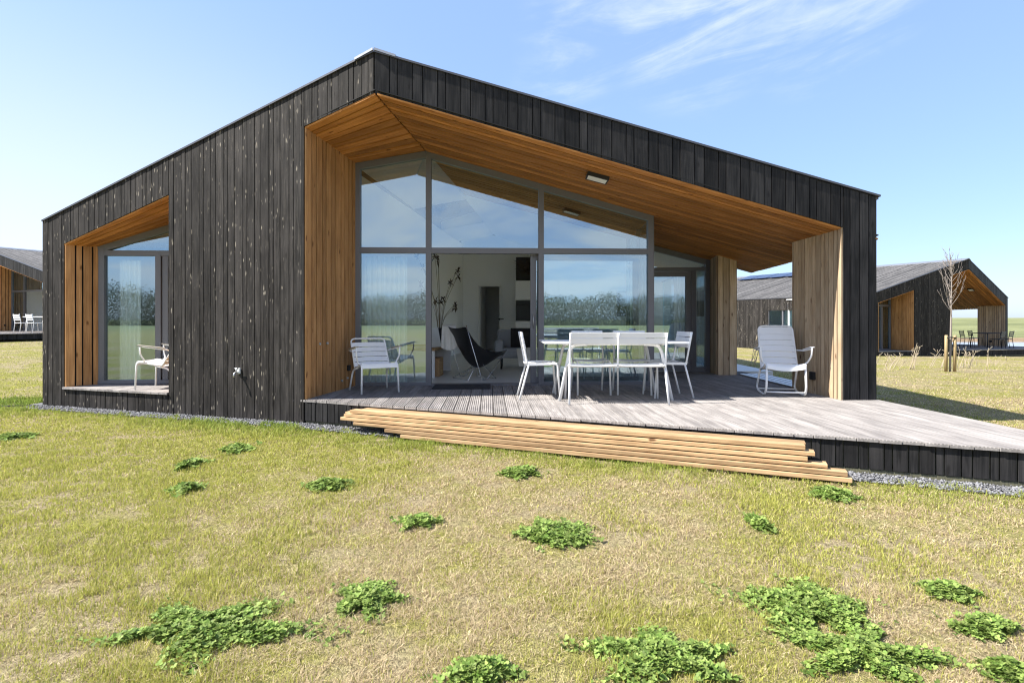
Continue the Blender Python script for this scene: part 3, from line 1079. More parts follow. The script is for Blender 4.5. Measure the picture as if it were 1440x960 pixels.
# ------------------------------------------------------------------ deck
def front_line(x):                    # the deck's slanted front edge
    return 7.154 - 0.4051 * (x + 2.667)


def make_deck():
    t = empty('timber_deck', P0, 0, 'weathered grey grooved timber deck in front of the foreground cabin', 'deck', 'timber decks of the cabins')
    E = V(P0)
    mb = MB()
    pitch = 0.150
    u = -2.95
    org = G0.copy()

    def w(u_, v_):
        return org + GU * u_ + EV * v_
    fd = V((1, -0.4051, 0)).normalized()
    # v of front edge for given u
    A = V((-2.667, 7.154, 0)) + V((-0.005, -.03, 0))

    def vfront(u_):
        p = w(u_, 0)
        # p + EV*v on the line through A dir fd
        d = A - p
        den = EV.x * fd.y - EV.y * fd.x
        return (d.x * fd.y - d.y * fd.x) / den
    end_u = (V((4.72, 5, 0)) - org).dot(GU)
    start = (A - org).dot(GU)
    u = start - 0.27
    k = 0
    while u < end_u - 0.05:
        u1 = u + pitch - 0.007
        vb = -0.055 if u1 < (G1 - G0).length - 0.02 else 2.02
        ov = random.uniform(-0.006, 0.006)
        va, vc = vfront(u) + ov, vfront(u1) + ov
        ua = u
        r = random.random() * 40
        # grooved profile
        prof = [(0, -0.028)]
        ng = 6
        x = 0.0
        gw = (pitch - 0.007) / ng
        for i in range(ng):
            x0 = i * gw
            prof += [(x0 + 0.0015, 0), (x0 + gw * 0.60, 0), (x0 + gw * 0.64, -0.007), (x0 + gw * 0.97, -0.007)]
        prof += [(pitch - 0.007, 0), (pitch - 0.007, -0.028)]
        b = len(mb.v)
        m = len(prof)
        # one or two lengths per plank line
        cut = random.choice([None, None, random.uniform(.3, .7)]) if vb > 0 else None
        segs = [(0, 1)] if not cut else [(0, cut), (cut + 0.002, 1)]
        for f0, f1 in segs:
            b = len(mb.v)
            r = random.random() * 40
            zj = random.uniform(-.0012, .0012)
            for f_ in (f0, f1):
                for (dx, dz) in prof:
                    vv = va + (vc - va) * dx / (pitch - .007)
                    v_ = vv + (vb - vv) * f_
                    p = w(ua + dx, v_)
                    mb.v.append(V((p.x, p.y, DK + dz + zj)))
                    mb.gc.append((v_ + r * 3, dx + r, r))
            for i in range(m - 1):
                mb.f.append((b + i, b + i + 1, b + m + i + 1, b + m + i))
            mb.f.append((b + m - 1, b, b + m, b + 2 * m - 1))
            mb.f.append(tuple(b + i for i in reversed(range(m))))
            mb.f.append(tuple(b + m + i for i in range(m)))
        u += pitch
    mb.build('deck_boards', M['deck'], t, E)
    # skirt
    mb, ms = MB(), MB()
    a = V((-2.655, 7.149, 0)) + NL * 0.004
    b = V((4.70, front_line(4.70), 0)) + V((0, 0.02, 0))
    n = V((fd.y, -fd.x, 0))
    mb.boards(up(a, 0.055), up(a, DK - .034), up(b, DK - .034), up(b, 0.055), n, 0.02, [0.115, 0.06, 0.115, 0.075])
    c_ = V((4.64, 7.12, 0))
    er = V(((b - c_).y, -(b - c_).x, 0)).normalized()
    if er.x < 0:
        er = -er
    mb.boards(up(b, 0.055), up(b, DK - .034), up(c_, DK - .034), up(c_, 0.055), er, 0.02, [0.115, 0.06, 0.115, 0.075])
    mb.build('skirt_boards', M['blackr'], t, E)
    ms.strip(up(a.lerp(b, .3), -0.01), up(a.lerp(b, .3), 0.05), up(b, 0.05), up(b, -0.01), n, 0.012)
    ms.strip(up(a, -.02), up(a, DK - .04), up(b, DK - .04), up(b, -.02), -n, 0.03)
    ms.build('base_board', M['moss'], t, E)
    return t


deck = make_deck()


def neighbour(src, p0, rz, z, label):
    n = copy_tree(src)
    n.location = (p0[0], p0[1], z)
    n.rotation_euler = (0, 0, rz)
    n['label'] = label
    return n


NBR = ((21.7, 26.4), R(33), -0.41)
NBL = ((-26.9, 27.8), R(-24), 0.42)
neighbour(cabin, *NBR, 'black gabled cabin behind the young bare tree at the right')
neighbour(cabin, *NBL, 'distant cabin with grey board roof beyond the lawn at the left edge')
neighbour(deck, *NBR, 'low deck of the cabin behind the young bare tree')
neighbour(deck, *NBL, 'low deck of the distant cabin at the left edge')


# ------------------------------------------------------------------ white metal furniture
def slat(mb, a, b, w, th, updir, dip=0.0, n=6):
    """slat from a to b, w across; dip sags its middle along -updir"""
    a, b, updir = V(a), V(b), V(updir).normalized()
    d = (b - a).normalized()
    x = d.cross(updir).normalized() * w

    def fn(u, v):
        return a.lerp(b, v) + x * (u - .5) - updir * dip * 4 * v * (1 - v)
    mb.grid(fn, 1, n, th)


def dining_chair(label, hw=0.22, bench=False):
    t = empty('garden_bench' if bench else 'dining_chair', (0, 0, 0), 0, label, 'bench' if bench else 'chair', None if bench else 'white dining chairs at the deck table')
    W = M['white']
    for s in (-1, 1):
        x = s * hw
        m = MB()
        m.tube(fillet([(x * 1.03, -.235, 0), (x, -.20, .455), (x, -.10, .458)], .07), .0135)
        m.build('leg', W, t)
        m = MB()
        m.tube([(x * 1.03, .29, 0), (x, .17, .452)], .0135)
        m.build('leg', W, t)
        m = MB()
        m.bar((x, -.12, .456), (x, .20, .450), .018, .030)
        m.build('seat_rail', W, t)
    posts = (-hw, hw) if not bench else (-hw, 0, hw)
    for x in posts:
        m = MB()
        m.tube(curve([(x, .19, .455), (x, .215, .58), (x, .27, .865)], 4), .0125)
        m.build('back_post', W, t)
    m = MB()
    for i in range(8):
        y = -.185 + i * .054
        z = .468 - 0.012 * math.sin((i + .5) / 8 * math.pi)
        if bench:
            for xa, xb in ((-hw - .005, -.012), (.012, hw + .005)):
                slat(m, (xa, y, z), (xb, y, z), .046, .008, (0, 0, 1), .010)
        else:
            slat(m, (-hw - .008, y, z), (hw + .008, y, z), .046, .008, (0, 0, 1), .012)
    m.build('seat', W, t)
    m = MB()
    for z in (.765, .838) if bench else (.690, .762, .834):
        y = .19 + (z - .455) * .2 - .018
        upn = V((0, 1, -.2))
        spans = ((-hw, 0), (0, hw)) if bench else ((-hw, hw),)
        for xa, xb in spans:
            slat(m, (xa, y, z), (xb, y, z), .066, .008, upn, -.012 if not bench else -.006)
    m.build('backrest', W, t)
    if bench:
        m = MB()
        m.bar((-hw, .0, .44), (hw, .0, .44), .02, .025)
        m.bar((0, -.2, .447), (0, .2, .447), .03, .018)
        m.build('brace', W, t)
    return t


ch = dining_chair('white slatted chair at the left end of the table, seen from its side')
place(ch, (0.375, 7.36, DK), R(93), ch['label'])
for loc, rz, lab in (((2.07, 7.47, DK), R(-84), 'white slatted chair at the right end of the table, turned slightly towards the glass door'),
                     ((1.10, 7.76, DK), R(4), 'white chair on the far side of the table, nearer the open sliding door'),
                     ((1.68, 7.78, DK), R(-3), 'white chair on the far side of the table, nearer the back door')):
    place(copy_tree(ch), loc, rz, lab)
# chairs on the far side look at the viewer; the bench turns its back
bench = dining_chair('long white slatted bench with its back to the lawn, tucked under the table', 0.585, True)
place(bench, (1.295, 6.99, DK), R(180), bench['label'])


def make_table():
    t = empty('dining_table', (1.31, 7.42, DK), R(2), 'long white metal dining table on splayed legs on the deck', 'table')
    W = M['white']
    m = MB()
    n = 11
    for i in range(n):
        y = -.43 + i * .86 / n
        m.box((0, y + .039, .735), (1.80, .074, .012))
    m.box((0, -.45, .733), (1.83, .03, .022))
    m.box((0, .45, .733), (1.83, .03, .022))
    m.box((-.90, 0, .732), (.03, .87, .018))
    m.box((.90, 0, .732), (.03, .87, .018))
    m.build('table_top', W, t, bevel=0.004)
    m = MB()
    m.bar((-.62, -.28, .712), (.62, -.28, .712), .03, .03)
    m.bar((-.62, .28, .712), (.62, .28, .712), .03, .03)
    m.bar((-.62, -.34, .712), (-.62, .34, .712), .03, .028)
    m.bar((.62, -.34, .712), (.62, .34, .712), .03, .028)
    m.build('apron', W, t)
    for sx in (-1, 1):
        for sy in (-1, 1):
            m = MB()
            m.tube(fillet([(sx * .72, sy * .37, 0), (sx * .575, sy * .335, .705), (sx * .36, sy * .30, .712)], .12, 6), .021, 8)
            m.build('leg', W, t)
    return t


make_table()


def lounge_chair(label):
    """low slatted armchair, front towards -y"""
    t = empty('lounge_armchair', (0, 0, 0), 0, label, 'armchair', 'low white slatted armchairs')
    W = M['white']
    hw = .255
    for s in (-1, 1):
        x = s * hw
        m = MB()
        m.tube(fillet([(x * 1.04, -.27, 0), (x, -.25, .405), (x, -.10, .385)], .06), .0135)
        m.build('leg', W, t)
        m = MB()
        m.tube(fillet([(x * 1.10, .30, 0), (x * .98, .22, .30), (x * .96, .0, .345)], .09), .0135)
        m.build('leg', W, t)
        m = MB()
        m.tube(fillet([(x, -.15, .40), (x * 1.10, -.13, .43), (x * 1.22, -.175, .52), (x * 1.22, -.175, .655)], .06), .011)
        m.tube([(x * 1.22, -.175, .635), (x * 1.22, .20, .585), (x, .255, .56)], .010)
        m.build('arm_support', W, t)
        m = MB()
        m.hexa([V((x * 1.22 - .030, -.20, .645)), V((x * 1.22 + .030, -.20, .645)), V((x * 1.22 + .022, .17, .603)), V((x * 1.22 - .022, .17, .603)),
                V((x * 1.22 - .030, -.20, .660)), V((x * 1.22 + .030, -.20, .660)), V((x * 1.22 + .022, .17, .618)), V((x * 1.22 - .022, .17, .618))])
        m.build('armrest', M['taupe'], t, bevel=.005)
    m = MB()
    m.tube(fillet([(-hw, .10, .33), (-hw * .985, .35, .745), (hw * .985, .35, .745), (hw, .10, .33)], .07, 6), .0125)
    m.tube([(-hw, -.19, .397), (-hw, .12, .335)], .012)
    m.tube([(hw, -.19, .397), (hw, .12, .335)], .012)
    m.build('back_frame', W, t)
    m = MB()
    m.grid(lambda u, v: (-hw + 2 * hw * u, -.285 + .03 * v ** 2 + .02, .350 + .065 * math.sin(v * 1.57)), 6, 3, .008)
    for i in range(5):
        y = -.21 + i * .072
        z = .412 - .016 * i
        slat(m, (-hw, y, z), (hw, y, z), .066, .008, (0, .2, 1), .012)
    m.build('seat', W, t)
    m = MB()
    for i in range(5):
        f = .12 + i * .165
        y, z = .10 + .25 * f, .33 + .415 * f
        slat(m, (-hw, y, z), (hw, y, z), .070, .008, V((0, .86, -.51)), .014)
    m.build('backrest', W, t)
    return t


lo = lounge_chair('low white slatted armchair with taupe armrests beside the left wooden porch wall')
place(lo, (-1.975, 7.975, DK), R(31), lo['label'])
place(copy_tree(lo), (-5.28, 8.42, DK), R(-86), 'low white slatted armchair half hidden in the small left nook')


def rocker():
    t = empty('rocking_chair', (3.70, 7.62, DK), R(-14), 'white slatted rocking chair standing beside the right wooden pillar', 'rocking chair')
    W = M['white']
    hw = .235
    for s in (-1, 1):
        x = s * hw
        m = MB()
        # one bent tube per side: front upright, rocker loop along the floor, rear upright
        m.tube(fillet([(x, -.27, .435), (x * 1.03, -.285, .12), (x * 1.06, -.20, .020), (x * 1.06, .0, .013), (x * 1.06, .26, .022), (x * 1.06, .37, .07), (x, .17, .345)], .10, 6), .0145)
        m.build('runner', W, t)
        m = MB()
        m.tube(fillet([(x, -.20, .425), (x * 1.18, -.20, .46), (x * 1.33, -.26, .55), (x * 1.33, -.27, .66)], .06), .012)
        m.tube([(x * 1.33, -.265, .645), (x * 1.28, .10, .60), (x * .98, .30, .60)], .011)
        m.build('arm_support', W, t)
        m = MB()
        m.grid(lambda u, v: (x * 1.33 + (u - .5) * .055, -.28 + .36 * v, .667 - .05 * v), 1, 4, .012)
        m.build('armrest', W, t)
    m = MB()
    m.tube([(-hw * 1.04, .24, .05), (hw * 1.04, .24, .05)], .010)
    m.build('stretcher', W, t)
    m = MB()
    m.tube([(-hw * 1.04, -.24, .06), (hw * 1.04, -.24, .06)], .010)
    m.build('stretcher', W, t)
    m = MB()
    m.grid(lambda u, v: (-hw + 2 * hw * u, -.30 + .03 * v * v, .375 + .07 * math.sin(v * 1.57) - .03 * math.sin(u * math.pi)), 8, 3, .008)
    for i in range(5):
        y, z = -.225 + i * .082, .435 - .022 * i
        slat(m, (-hw, y, z), (hw, y, z), .074, .008, (0, .27, 1), .022)
    m.build('seat', W, t)
    m = MB()
    b0, b1 = V((0, .13, .33)), V((0, .40, .92))
    dd = (b1 - b0).normalized()
    nn = V((0, dd.z, -dd.y))
    for i, (f, wd, hh) in enumerate(((.06, 1, .085), (.20, 1, .085), (.34, 1, .085), (.48, 1, .085), (.615, .99, .08), (.745, .98, .08), (.90, .96, .115))):
        c_ = b0.lerp(b1, f)
        slat(m, c_ - V((hw * wd, 0, 0)), c_ + V((hw * wd, 0, 0)), hh, .009, nn, .020)
    m.build('backrest', W, t)
    m = MB()
    m.tube(fillet([(-hw, .12, .33), (-hw * .97, .405, .935), (hw * .97, .405, .935), (hw, .12, .33)], .08, 6), .012)
    m.tube([(-hw, -.25, .44), (-hw, .12, .33)], .012)
    m.tube([(hw, -.25, .44), (hw, .12, .33)], .012)
    m.build('back_frame', W, t)


rocker()

# doormat
m = MB()
dm = V((-0.76, 8.42, 0))
m.box(up(dm, DK + .012), (.86, .46, .022), math.atan2(GU.y, GU.x))
tag(m.build('doormat', M['mat'], None, bevel=.006), 'dark grey doormat on the deck before the open sliding door', 'doormat')


# outdoor tap on the sunny wall
def tap():
    p = NB.lerp(Q, 0.545) + NL * 0.024
    t = empty('outdoor_tap', up(p, 0.64), math.atan2(NL.y, NL.x) + R(90), 'small steel outdoor tap on the black wall left of the porch', 'tap')
    m = MB()
    m.box((0, -.012, 0.02), (.055, .024, .075))
    m.build('wall_plate', M['white'], t, bevel=.006)
    m = MB()
    m.tube(fillet([(0, -.02, .0), (0, -.085, .0), (0, -.095, -.06)], .03), .011)
    m.build('spout', M['chrome'], t)
    m = MB()
    m.tube([(0, -.05, .005), (0, -.05, .05)], .008)
    m.tube([(-.03, -.05, .055), (.03, -.05, .055)], .009)
    m.build('handle', M['chrome'], t)


tap()


# ------------------------------------------------------------------ lumber pile: every plank its own thing
def lumber():
    d = V((1, -0.425, 0)).normalized()
    n = V((d.y, -d.x, 0))             # towards the lawn
    o = V((-1.80, 6.76, 0))
    #  (start, length, out, z, width, thick, label)
    W_ = .120
    T = .035
    L = [
        (0.73, 4.42, .250, 0, 'bottom pine plank of the lumber pile, on the lawn side, sticking out furthest right'),
        (0.60, 4.30, .115, 0, 'pale pine plank at the foot of the lumber pile, on the deck side'),
        (0.50, 4.60, .225, 1, 'pale pine plank second from the ground on the lawn side of the lumber pile'),
        (0.62, 4.20, .100, 1, 'pine plank second from the ground on the deck side of the lumber pile'),
        (0.04, 4.87, .200, 2, 'pine plank third from the ground on the lawn side of the lumber pile'),
        (0.20, 4.45, .075, 2, 'pine plank third from the ground on the deck side of the lumber pile'),
        (-0.16, 4.94, .185, 3, 'pine plank third from the top on the lawn side of the lumber pile'),
        (0.00, 4.62, .062, 3, 'pine plank third from the top on the deck side of the lumber pile'),
        (-0.12, 4.98, .170, 4, 'pine plank just under the topmost planks on the lawn side of the pile'),
        (-0.20, 4.75, .050, 4, 'pine plank just under the topmost planks on the deck side of the pile'),
        (-0.05, 4.87, .150, 5, 'topmost pine plank on the lawn side of the lumber pile'),
        (0.03, 4.80, .030, 5, 'topmost pine plank nearest the deck boards in the lumber pile'),
    ]
    for i, (s, ln, out, lay, lab) in enumerate(L):
        a = o + d * s + n * out
        m = MB()
        out += random.uniform(-.022, .018) - (.045 if lay == 2 else .02 if lay == 4 else 0)
        ln += random.uniform(-.07, .05)
        tt = T - (.003 if lay in (2, 4) else 0) * 1
        z0 = .028 + lay * (T + .0075)
        a2 = a + d * ln + n * random.uniform(-.012, .012)
        m.bar(up(a, z0 + tt / 2), up(a2, z0 + tt / 2), W_, tt)
        tag(m.build('lumber_plank', M['lumber'], None, bevel=.003), lab, 'plank', 'planks of the lumber pile')
    for f, lab in ((.55, 'short timber bearer under the left end of the lumber pile'), (2.4, 'short timber bearer under the middle of the lumber pile'), (4.5, 'short timber bearer under the right end of the lumber pile')):
        m = MB()
        c_ = o + d * f + n * .18
        m.bar(up(c_ - n * .14, .013), up(c_ + n * .12, .013), .06, .028)
        tag(m.build('bearer', M['moss']), lab, 'timber bearer')


lumber()


# ------------------------------------------------------------------ indoors
def indoors():
    # butterfly chair, facing right
    t = empty('butterfly_chair', (-0.66, 9.66, DK), R(36), 'black leather butterfly chair on a thin steel frame just inside the open door', 'chair')
    tips = {'bn': V((-.36, -.33, .93)), 'bf': V((-.36, .33, .93)), 'fn': V((.44, -.36, .50)), 'ff': V((.44, .36, .50))}
    m = MB()
    for a, foot, b in (('bn', (-.02, -.36, .012), 'fn'), ('bf', (-.02, .36, .012), 'ff')):
        m.tube(fillet([tips[a], V(foot) - V((.05, 0, 0)), V(foot) + V((.05, 0, 0)), tips[b]], .03, 3), .0075, 6)
    m.tube([tips['bn'], V((.26, .30, .012)), tips['fn'] * 0 + V((.26, -.30, .012)), tips['bf']], .0075, 6)
    m.tube([tips['fn'], V((-.28, .26, .012)), V((-.28, -.26, .012)), tips['ff']], .0075, 6)
    m.build('frame', M['steel'], t)
    m = MB()

    def sling(u, v):
        a_, b_ = 2 * u - 1, 2 * v - 1
        u, v = .5 + .54 * a_ * math.sqrt(1 - .22 * b_ * b_), .5 + .54 * b_ * math.sqrt(1 - .22 * a_ * a_)
        e = tips['bn'].lerp(tips['bf'], v).lerp(tips['fn'].lerp(tips['ff'], v), u)
        sag = 4 * v * (1 - v)
        z = e.z - .10 * sag - .40 * max(0, math.sin(u * math.pi)) * (.55 + .45 * sag)
        y = e.y * (1 - .22 * math.sin(u * math.pi))
        x = e.x - .05 * math.sin(u * math.pi) + (0.05 * sag if u > .9 else 0)
        if u < .12:
            z += .03 * sag
        return (x, y, z)
    m.grid(sling, 16, 10, .012)
    m.build('sling', M['leather'], t)
    # woollen throw over its back corner
    m = MB()

    def thr(u, v):
        x = -1.22 + .24 * u
        a = (v - .5) * 1.5
        z = DK + .93 - abs(a) * .52 - .06 * math.sin(u * 3.1) * (abs(a))
        y = 9.74 + .06 * math.tanh(a * 4) + .022 * math.sin(u * 14) * min(1, abs(a) * 2)
        return (x + .05 * abs(a) * (u - .3), y - .04, z)
    m.grid(thr, 14, 18, .012)
    tag(m.build('woollen_throw', M['wool']), 'cream woollen throw hanging over the back corner of the butterfly chair', 'throw')
    # sofa
    t = empty('sofa', (0.93, 11.9, DK), 0, 'grey cloth sofa on black legs inside the cabin', 'sofa')
    for name, boxes in (('seat', [((0, -.05, .33), (2.3, .82, .20))]), ('backrest', [((0, .34, .56), (2.5, .20, .50))])):
        m = MB()
        for b in boxes:
            m.box(*b)
        m.build(name, M['sofa'], t, bevel=.05)
    for s in (-1, 1):
        m = MB()
        m.box((s * 1.2, -.02, .40), (.18, .90, .38))
        m.build('armrest', M['sofa'], t, bevel=.05)
    for sx in (-1.15, 1.15):
        for sy in (-.36, .36):
            m = MB()
            m.tube([(sx, sy, 0), (sx, sy, .24)], .022, 8)
            m.build('leg', M['blackmetal'], t)

    def cushion(c, w, h, th, rz, tilt, mat, lab):
        m = MB()
        M3 = Matrix.Rotation(rz, 3, 'Z') @ Matrix.Rotation(tilt, 3, 'X')
        for sgn in (-1, 1):
            def fn(u, v):
                e = (4 * u * (1 - u)) ** .45 * (4 * v * (1 - v)) ** .45
                p = V(((u - .5) * w, sgn * th / 2 * e, (v - .5) * h))
                return V(c) + M3 @ p
            m.grid(fn, 12, 12)
        tag(m.build('cushion', mat), lab, 'cushion')
    cushion((.20, 11.93, DK + .64), .46, .42, .2, 0, R(-14), M['darkcloth'], 'black square cushion leaning on the grey sofa back')
    cushion((.42, 11.20, DK + .27), .62, .50, .22, R(8), R(-48), M['wool'], 'large pale cushion lying against the front of the sofa')
    # low sideboard along the left wall with vase, picture, crate
    t = empty('low_sideboard', (-1.72, 10.55, DK), R(-5), 'low dark wooden sideboard along the white inner wall', 'sideboard')
    m = MB()
    m.box((0, 0, .50), (.86, 1.5, .05))
    m.build('top', M['oak'], t)
    for sy in (-.72, .72):
        m = MB()
        m.box((0, sy, .2375), (.84, .04, .475))
        m.build('side_panel', M['cabinet'], t)
    m = MB()
    m.box((-1.42, 10.15, DK + .17), (.26, .34, .33), R(-5))
    tag(m.build('wooden_crate', M['oak'], None, bevel=.006), 'warm brown wooden crate on the floor beneath the sideboard', 'crate')
    m = MB()
    m.box((-1.42, 10.12, DK + .70), (.025, .30, .36), R(-25), Matrix.Rotation(R(-30), 3, 'Z') @ Matrix.Rotation(R(-12), 3, 'Y'))
    tag(m.build('picture_frame', M['cabinet']), 'small white picture frame leaning on the sideboard', 'picture')
    vz = DK + .526
    vp = V((-1.40, 10.75, 0))
    m = MB()
    prof = [(.05, 0), (.10, .04), (.13, .14), (.10, .25), (.05, .31), (.055, .34)]
    m.tube([up(vp, vz + z) for r_, z in prof], .1, 14, [r_ for r_, z in prof])
    tag(m.build('vase', M['darkcloth']), 'round dark vase on the sideboard holding tall dried branches', 'vase')
    t = empty('dried_branches', up(vp, vz + .30), 0, 'tall dried branches with dark seed heads in the vase on the sideboard', 'dried plants')
    m = MB()
    rr = random.Random(3)
    ends = [(-.42, 1.42), (-.30, 1.20), (-.12, 1.46), (-.04, 1.42), (.0, 1.30), (.32, 1.18), (.36, 1.05), (.22, .92), (.28, .45), (-.38, .9), (.02, .55), (-.10, .58), (.06, .62), (.30, .5)]
    for ex, ez in ends:
        ey = rr.uniform(-.25, .25)
        pts = curve([(0, 0, -.26), (ex * .25, ey * .2, ez * .4), (ex * .7, ey * .7, ez * .8), (ex, ey, ez)], 4)
        m.tube(pts, .004, 5)
        hds = MB()
        for k in range(9):
            q = V((rr.uniform(-.055, .055), rr.uniform(-.05, .05), rr.uniform(-.10, .07)))
            hds.tube([V((ex, ey, ez - .03)), V((ex, ey, ez)) + q * .6, V((ex, ey, ez)) + q * 1.25], .01, 5, [.003, rr.uniform(.008, .015), .002])
        hds.build('seed_head', M['driedplant'], t)
    m.build('stem', M['driedstem'], t)
    # trailing plant in the kitchen niche
    m = MB()
    for k in range(60):
        a = rr.uniform(0, 6.28)
        p = V((.40, 16.85, 2.78))
        e = p + V((math.cos(a) * rr.uniform(.1, .42), -abs(math.sin(a)) * .15, rr.uniform(-.15, .42)))
        m.grid(lambda u, v: p.lerp(e, v) + V(((u - .5) * .05 * math.sin(v * 3.14), 0, .08 * math.sin(v * 3))), 1, 4, .004)
    tag(m.build('trailing_plant', M['driedplant']), 'dark bushy plant high up on the white kitchen units', 'plant')
    # curtains behind the glass

    def curtain(a, b, z0, z1, waves, amp, lab):
        m = MB()
        a, b = V(a), V(b)
        nn = V((-(b - a).y, (b - a).x, 0)).normalized()

        def fn(u, v):
            w = math.sin(u * waves * 6.28 + .6 * math.sin(u * 17)) * amp * (1.0 - .35 * v)
            p = a.lerp(b, u) + nn * w
            return (p.x, p.y, z0 + (z1 - z0) * v)
        m.grid(fn, int(waves * 10), 3, .003)
        tag(m.build('curtain', M['curtain']), lab, 'curtain')
    g = lambda s, back: G0 + GU * s + EV * back
    curtain(g(.10, .22), g(.78, .22), DK + .02, 2.36, 9, .035, 'pale floor length curtain behind the leftmost pane of the glazed porch front')
    curtain(g(4.42, .30), g(4.68, .30), DK + .02, 2.36, 4, .03, 'narrow gathered curtain at the right end of the glazed porch front')
    curtain((-6.42, 9.08, 0), (-6.08, 9.10, 0), DK + .02, 2.32, 5, .03, 'pale curtain drawn aside behind the small nook window')
    curtain((3.25, 11.12, 0), (3.46, 11.13, 0), DK + .02, 2.24, 3, .03, 'pale curtain behind the glass of the back door')
    # bed seen through the nook window
    t = empty('bed', (-5.45, 10.7, DK), R(4), 'white bed seen through the small left nook window', 'bed')
    m = MB()
    m.box((0, 0, .18), (1.5, 2.0, .30))
    m.build('base', M['sofa'], t, bevel=.03)
    m = MB()
    m.grid(lambda u, v: (-.80 + 1.6 * u, -1.02 + 1.9 * v, .36 + .26 * (4 * u * (1 - u)) ** .3 * (4 * v * (1 - v)) ** .25 + .015 * math.sin(9 * u + 5 * v) * math.sin(7 * v)), 20, 20, .02)
    m.build('duvet', M['wool'], t)


indoors()

# ------------------------------------------------------------------ gravel, grass, clover
GA = PL + V((-0.35, 0.0, 0))


def gravel():
    a, b = PL + NL * 0.0, Q
    c_ = V((4.72, front_line(4.72), 0))
    m = MB()
    w = .25
    fn = V((-.4051, -1, 0)).normalized()
    pts = [PL + V((-.30, .3, 0)), PL + V((-.30, -.05, 0)), Q + NL * (w + .02), c_ + fn * (w + .06) + V((.3, -.1, 0)), c_ + V((.32, 0, 0)), V((5.0, 7.3, 0)), PL + V((0, .3, 0))]
    m.poly([(p.x, p.y, .010) for p in pts])
    tag(m.build('gravel_strip', M['gravel']), None, None, kind='structure')
    # stones
    N = 11000
    seg = rng.random(N)
    L1, L2 = (Q - PL).length, (c_ - Q).length
    P = np.zeros((N, 3))
    s = rng.random(N) * (L1 + L2)
    first = s < L1
    u = np.where(first, s / L1, (s - L1) / L2)
    ax = np.where(first, PL.x, Q.x)
    ay = np.where(first, PL.y, Q.y)
    bx = np.where(first, Q.x, c_.x)
    by = np.where(first, Q.y, c_.y)
    nx = np.where(first, NL.x, fn.x)
    ny = np.where(first, NL.y, fn.y)
    off = rng.random(N) * (w + .02 + .05 * rng.random(N)) + .02
    P[:, 0] = ax + (bx - ax) * u + nx * off
    P[:, 1] = ay + (by - ay) * u + ny * off
    sz = rng.uniform(.007, .017, N)
    P[:, 2] = .012 + sz * .4 + rng.random(N) * .008
    base = np.array([[1, 0, 0], [-1, 0, 0], [0, 1, 0], [0, -1, 0], [0, 0, 1], [0, 0, -1]], float)
    rnd = rng.uniform(.65, 1.25, (N, 6, 1))
    ang = rng.random(N) * 6.28
    ca, sa = np.cos(ang), np.sin(ang)
    vv = base[None] * rnd * sz[:, None, None]
    vx = vv[..., 0] * ca[:, None] - vv[..., 1] * sa[:, None]
    vy = vv[..., 0] * sa[:, None] + vv[..., 1] * ca[:, None]
    vv = np.stack([vx, vy, vv[..., 2] * .75], -1) + P[:, None]
    F = np.array([[0, 2, 4], [2, 1, 4], [1, 3, 4], [3, 0, 4], [2, 0, 5], [1, 2, 5], [3, 1, 5], [0, 3, 5]])
    f = (F[None] + (np.arange(N) * 6)[:, None, None]).reshape(-1)
    g = rng.uniform(.07, .24, N)
    col = np.stack([g, g * 1.0, g * 1.04, np.ones(N)], -1)
    col = np.repeat(col, 6, 0)
    o = raw_mesh('gravel_stones', vv.reshape(-1, 3), f, np.full(N * 8, 3), M['stones'], col)
    tag(o, 'grey gravel stones along the foot of the cabin and deck', 'gravel', kind='stuff')


def raw_mesh(name, v, loops, counts, mat, col, smooth=False):
    me = bpy.data.meshes.new(name)
    me.vertices.add(len(v))
    me.vertices.foreach_set('co', np.ascontiguousarray(v, np.float32).ravel())
    me.loops.add(len(loops))
    me.loops.foreach_set('vertex_index', np.ascontiguousarray(loops, np.int32))
    me.polygons.add(len(counts))
    st = np.concatenate([[0], np.cumsum(counts)[:-1]]).astype(np.int32)
    me.polygons.foreach_set('loop_start', st)
    me.polygons.foreach_set('loop_total', np.ascontiguousarray(counts, np.int32))
    me.update(calc_edges=True)
    at = me.attributes.new('col', 'FLOAT_COLOR', 'POINT')
    at.data.foreach_set('color', np.ascontiguousarray(col, np.float32).ravel())
    me.materials.append(mat)
    o = bpy.data.objects.new(name, me)
    COL.objects.link(o)
    return o


gravel()


def off_lawn(x, y):
    """True where the cabin, deck or gravel stands"""
    on = np.zeros(len(x), bool)
    # front line of cabin + gravel
    yl = np.where(x < Q.x, PL.y + (Q.y - PL.y) * (x - PL.x) / (Q.x - PL.x), front_line(x))
    wid = .25 + .05 * np.sin(x * 7) + .04 * np.sin(x * 17 + 1)
    on |= (x > PL.x - .30 + 0 * y) & (x < 4.75) & (y > yl - wid) & (y < 24)
    on |= (x >= 4.75) & (x < 4.98) & (y > front_line(4.75) - .2) & (y < 7.4)
    for (cx, cy), rz, z in (NBR, NBL):
        ca, sa = math.cos(-rz), math.sin(-rz)
        lx = (x - cx) * ca - (y - cy) * sa + P0.x
        ly = (x - cx) * sa + (y - cy) * ca + P0.y
        yl = np.where(lx < Q.x, PL.y + (Q.y - PL.y) * (lx - PL.x) / (Q.x - PL.x), front_line(lx))
        on |= (lx > PL.x) & (lx < 5.2) & (ly > yl - .1) & (ly < 24)
    return on


def edge_dist(x, y):
    yl = np.where(x < Q.x, PL.y + (Q.y - PL.y) * (x - PL.x) / (Q.x - PL.x), front_line(x))
    return np.where((x > -8.5) & (x < 5.5), yl - .3 - y, 9.0)


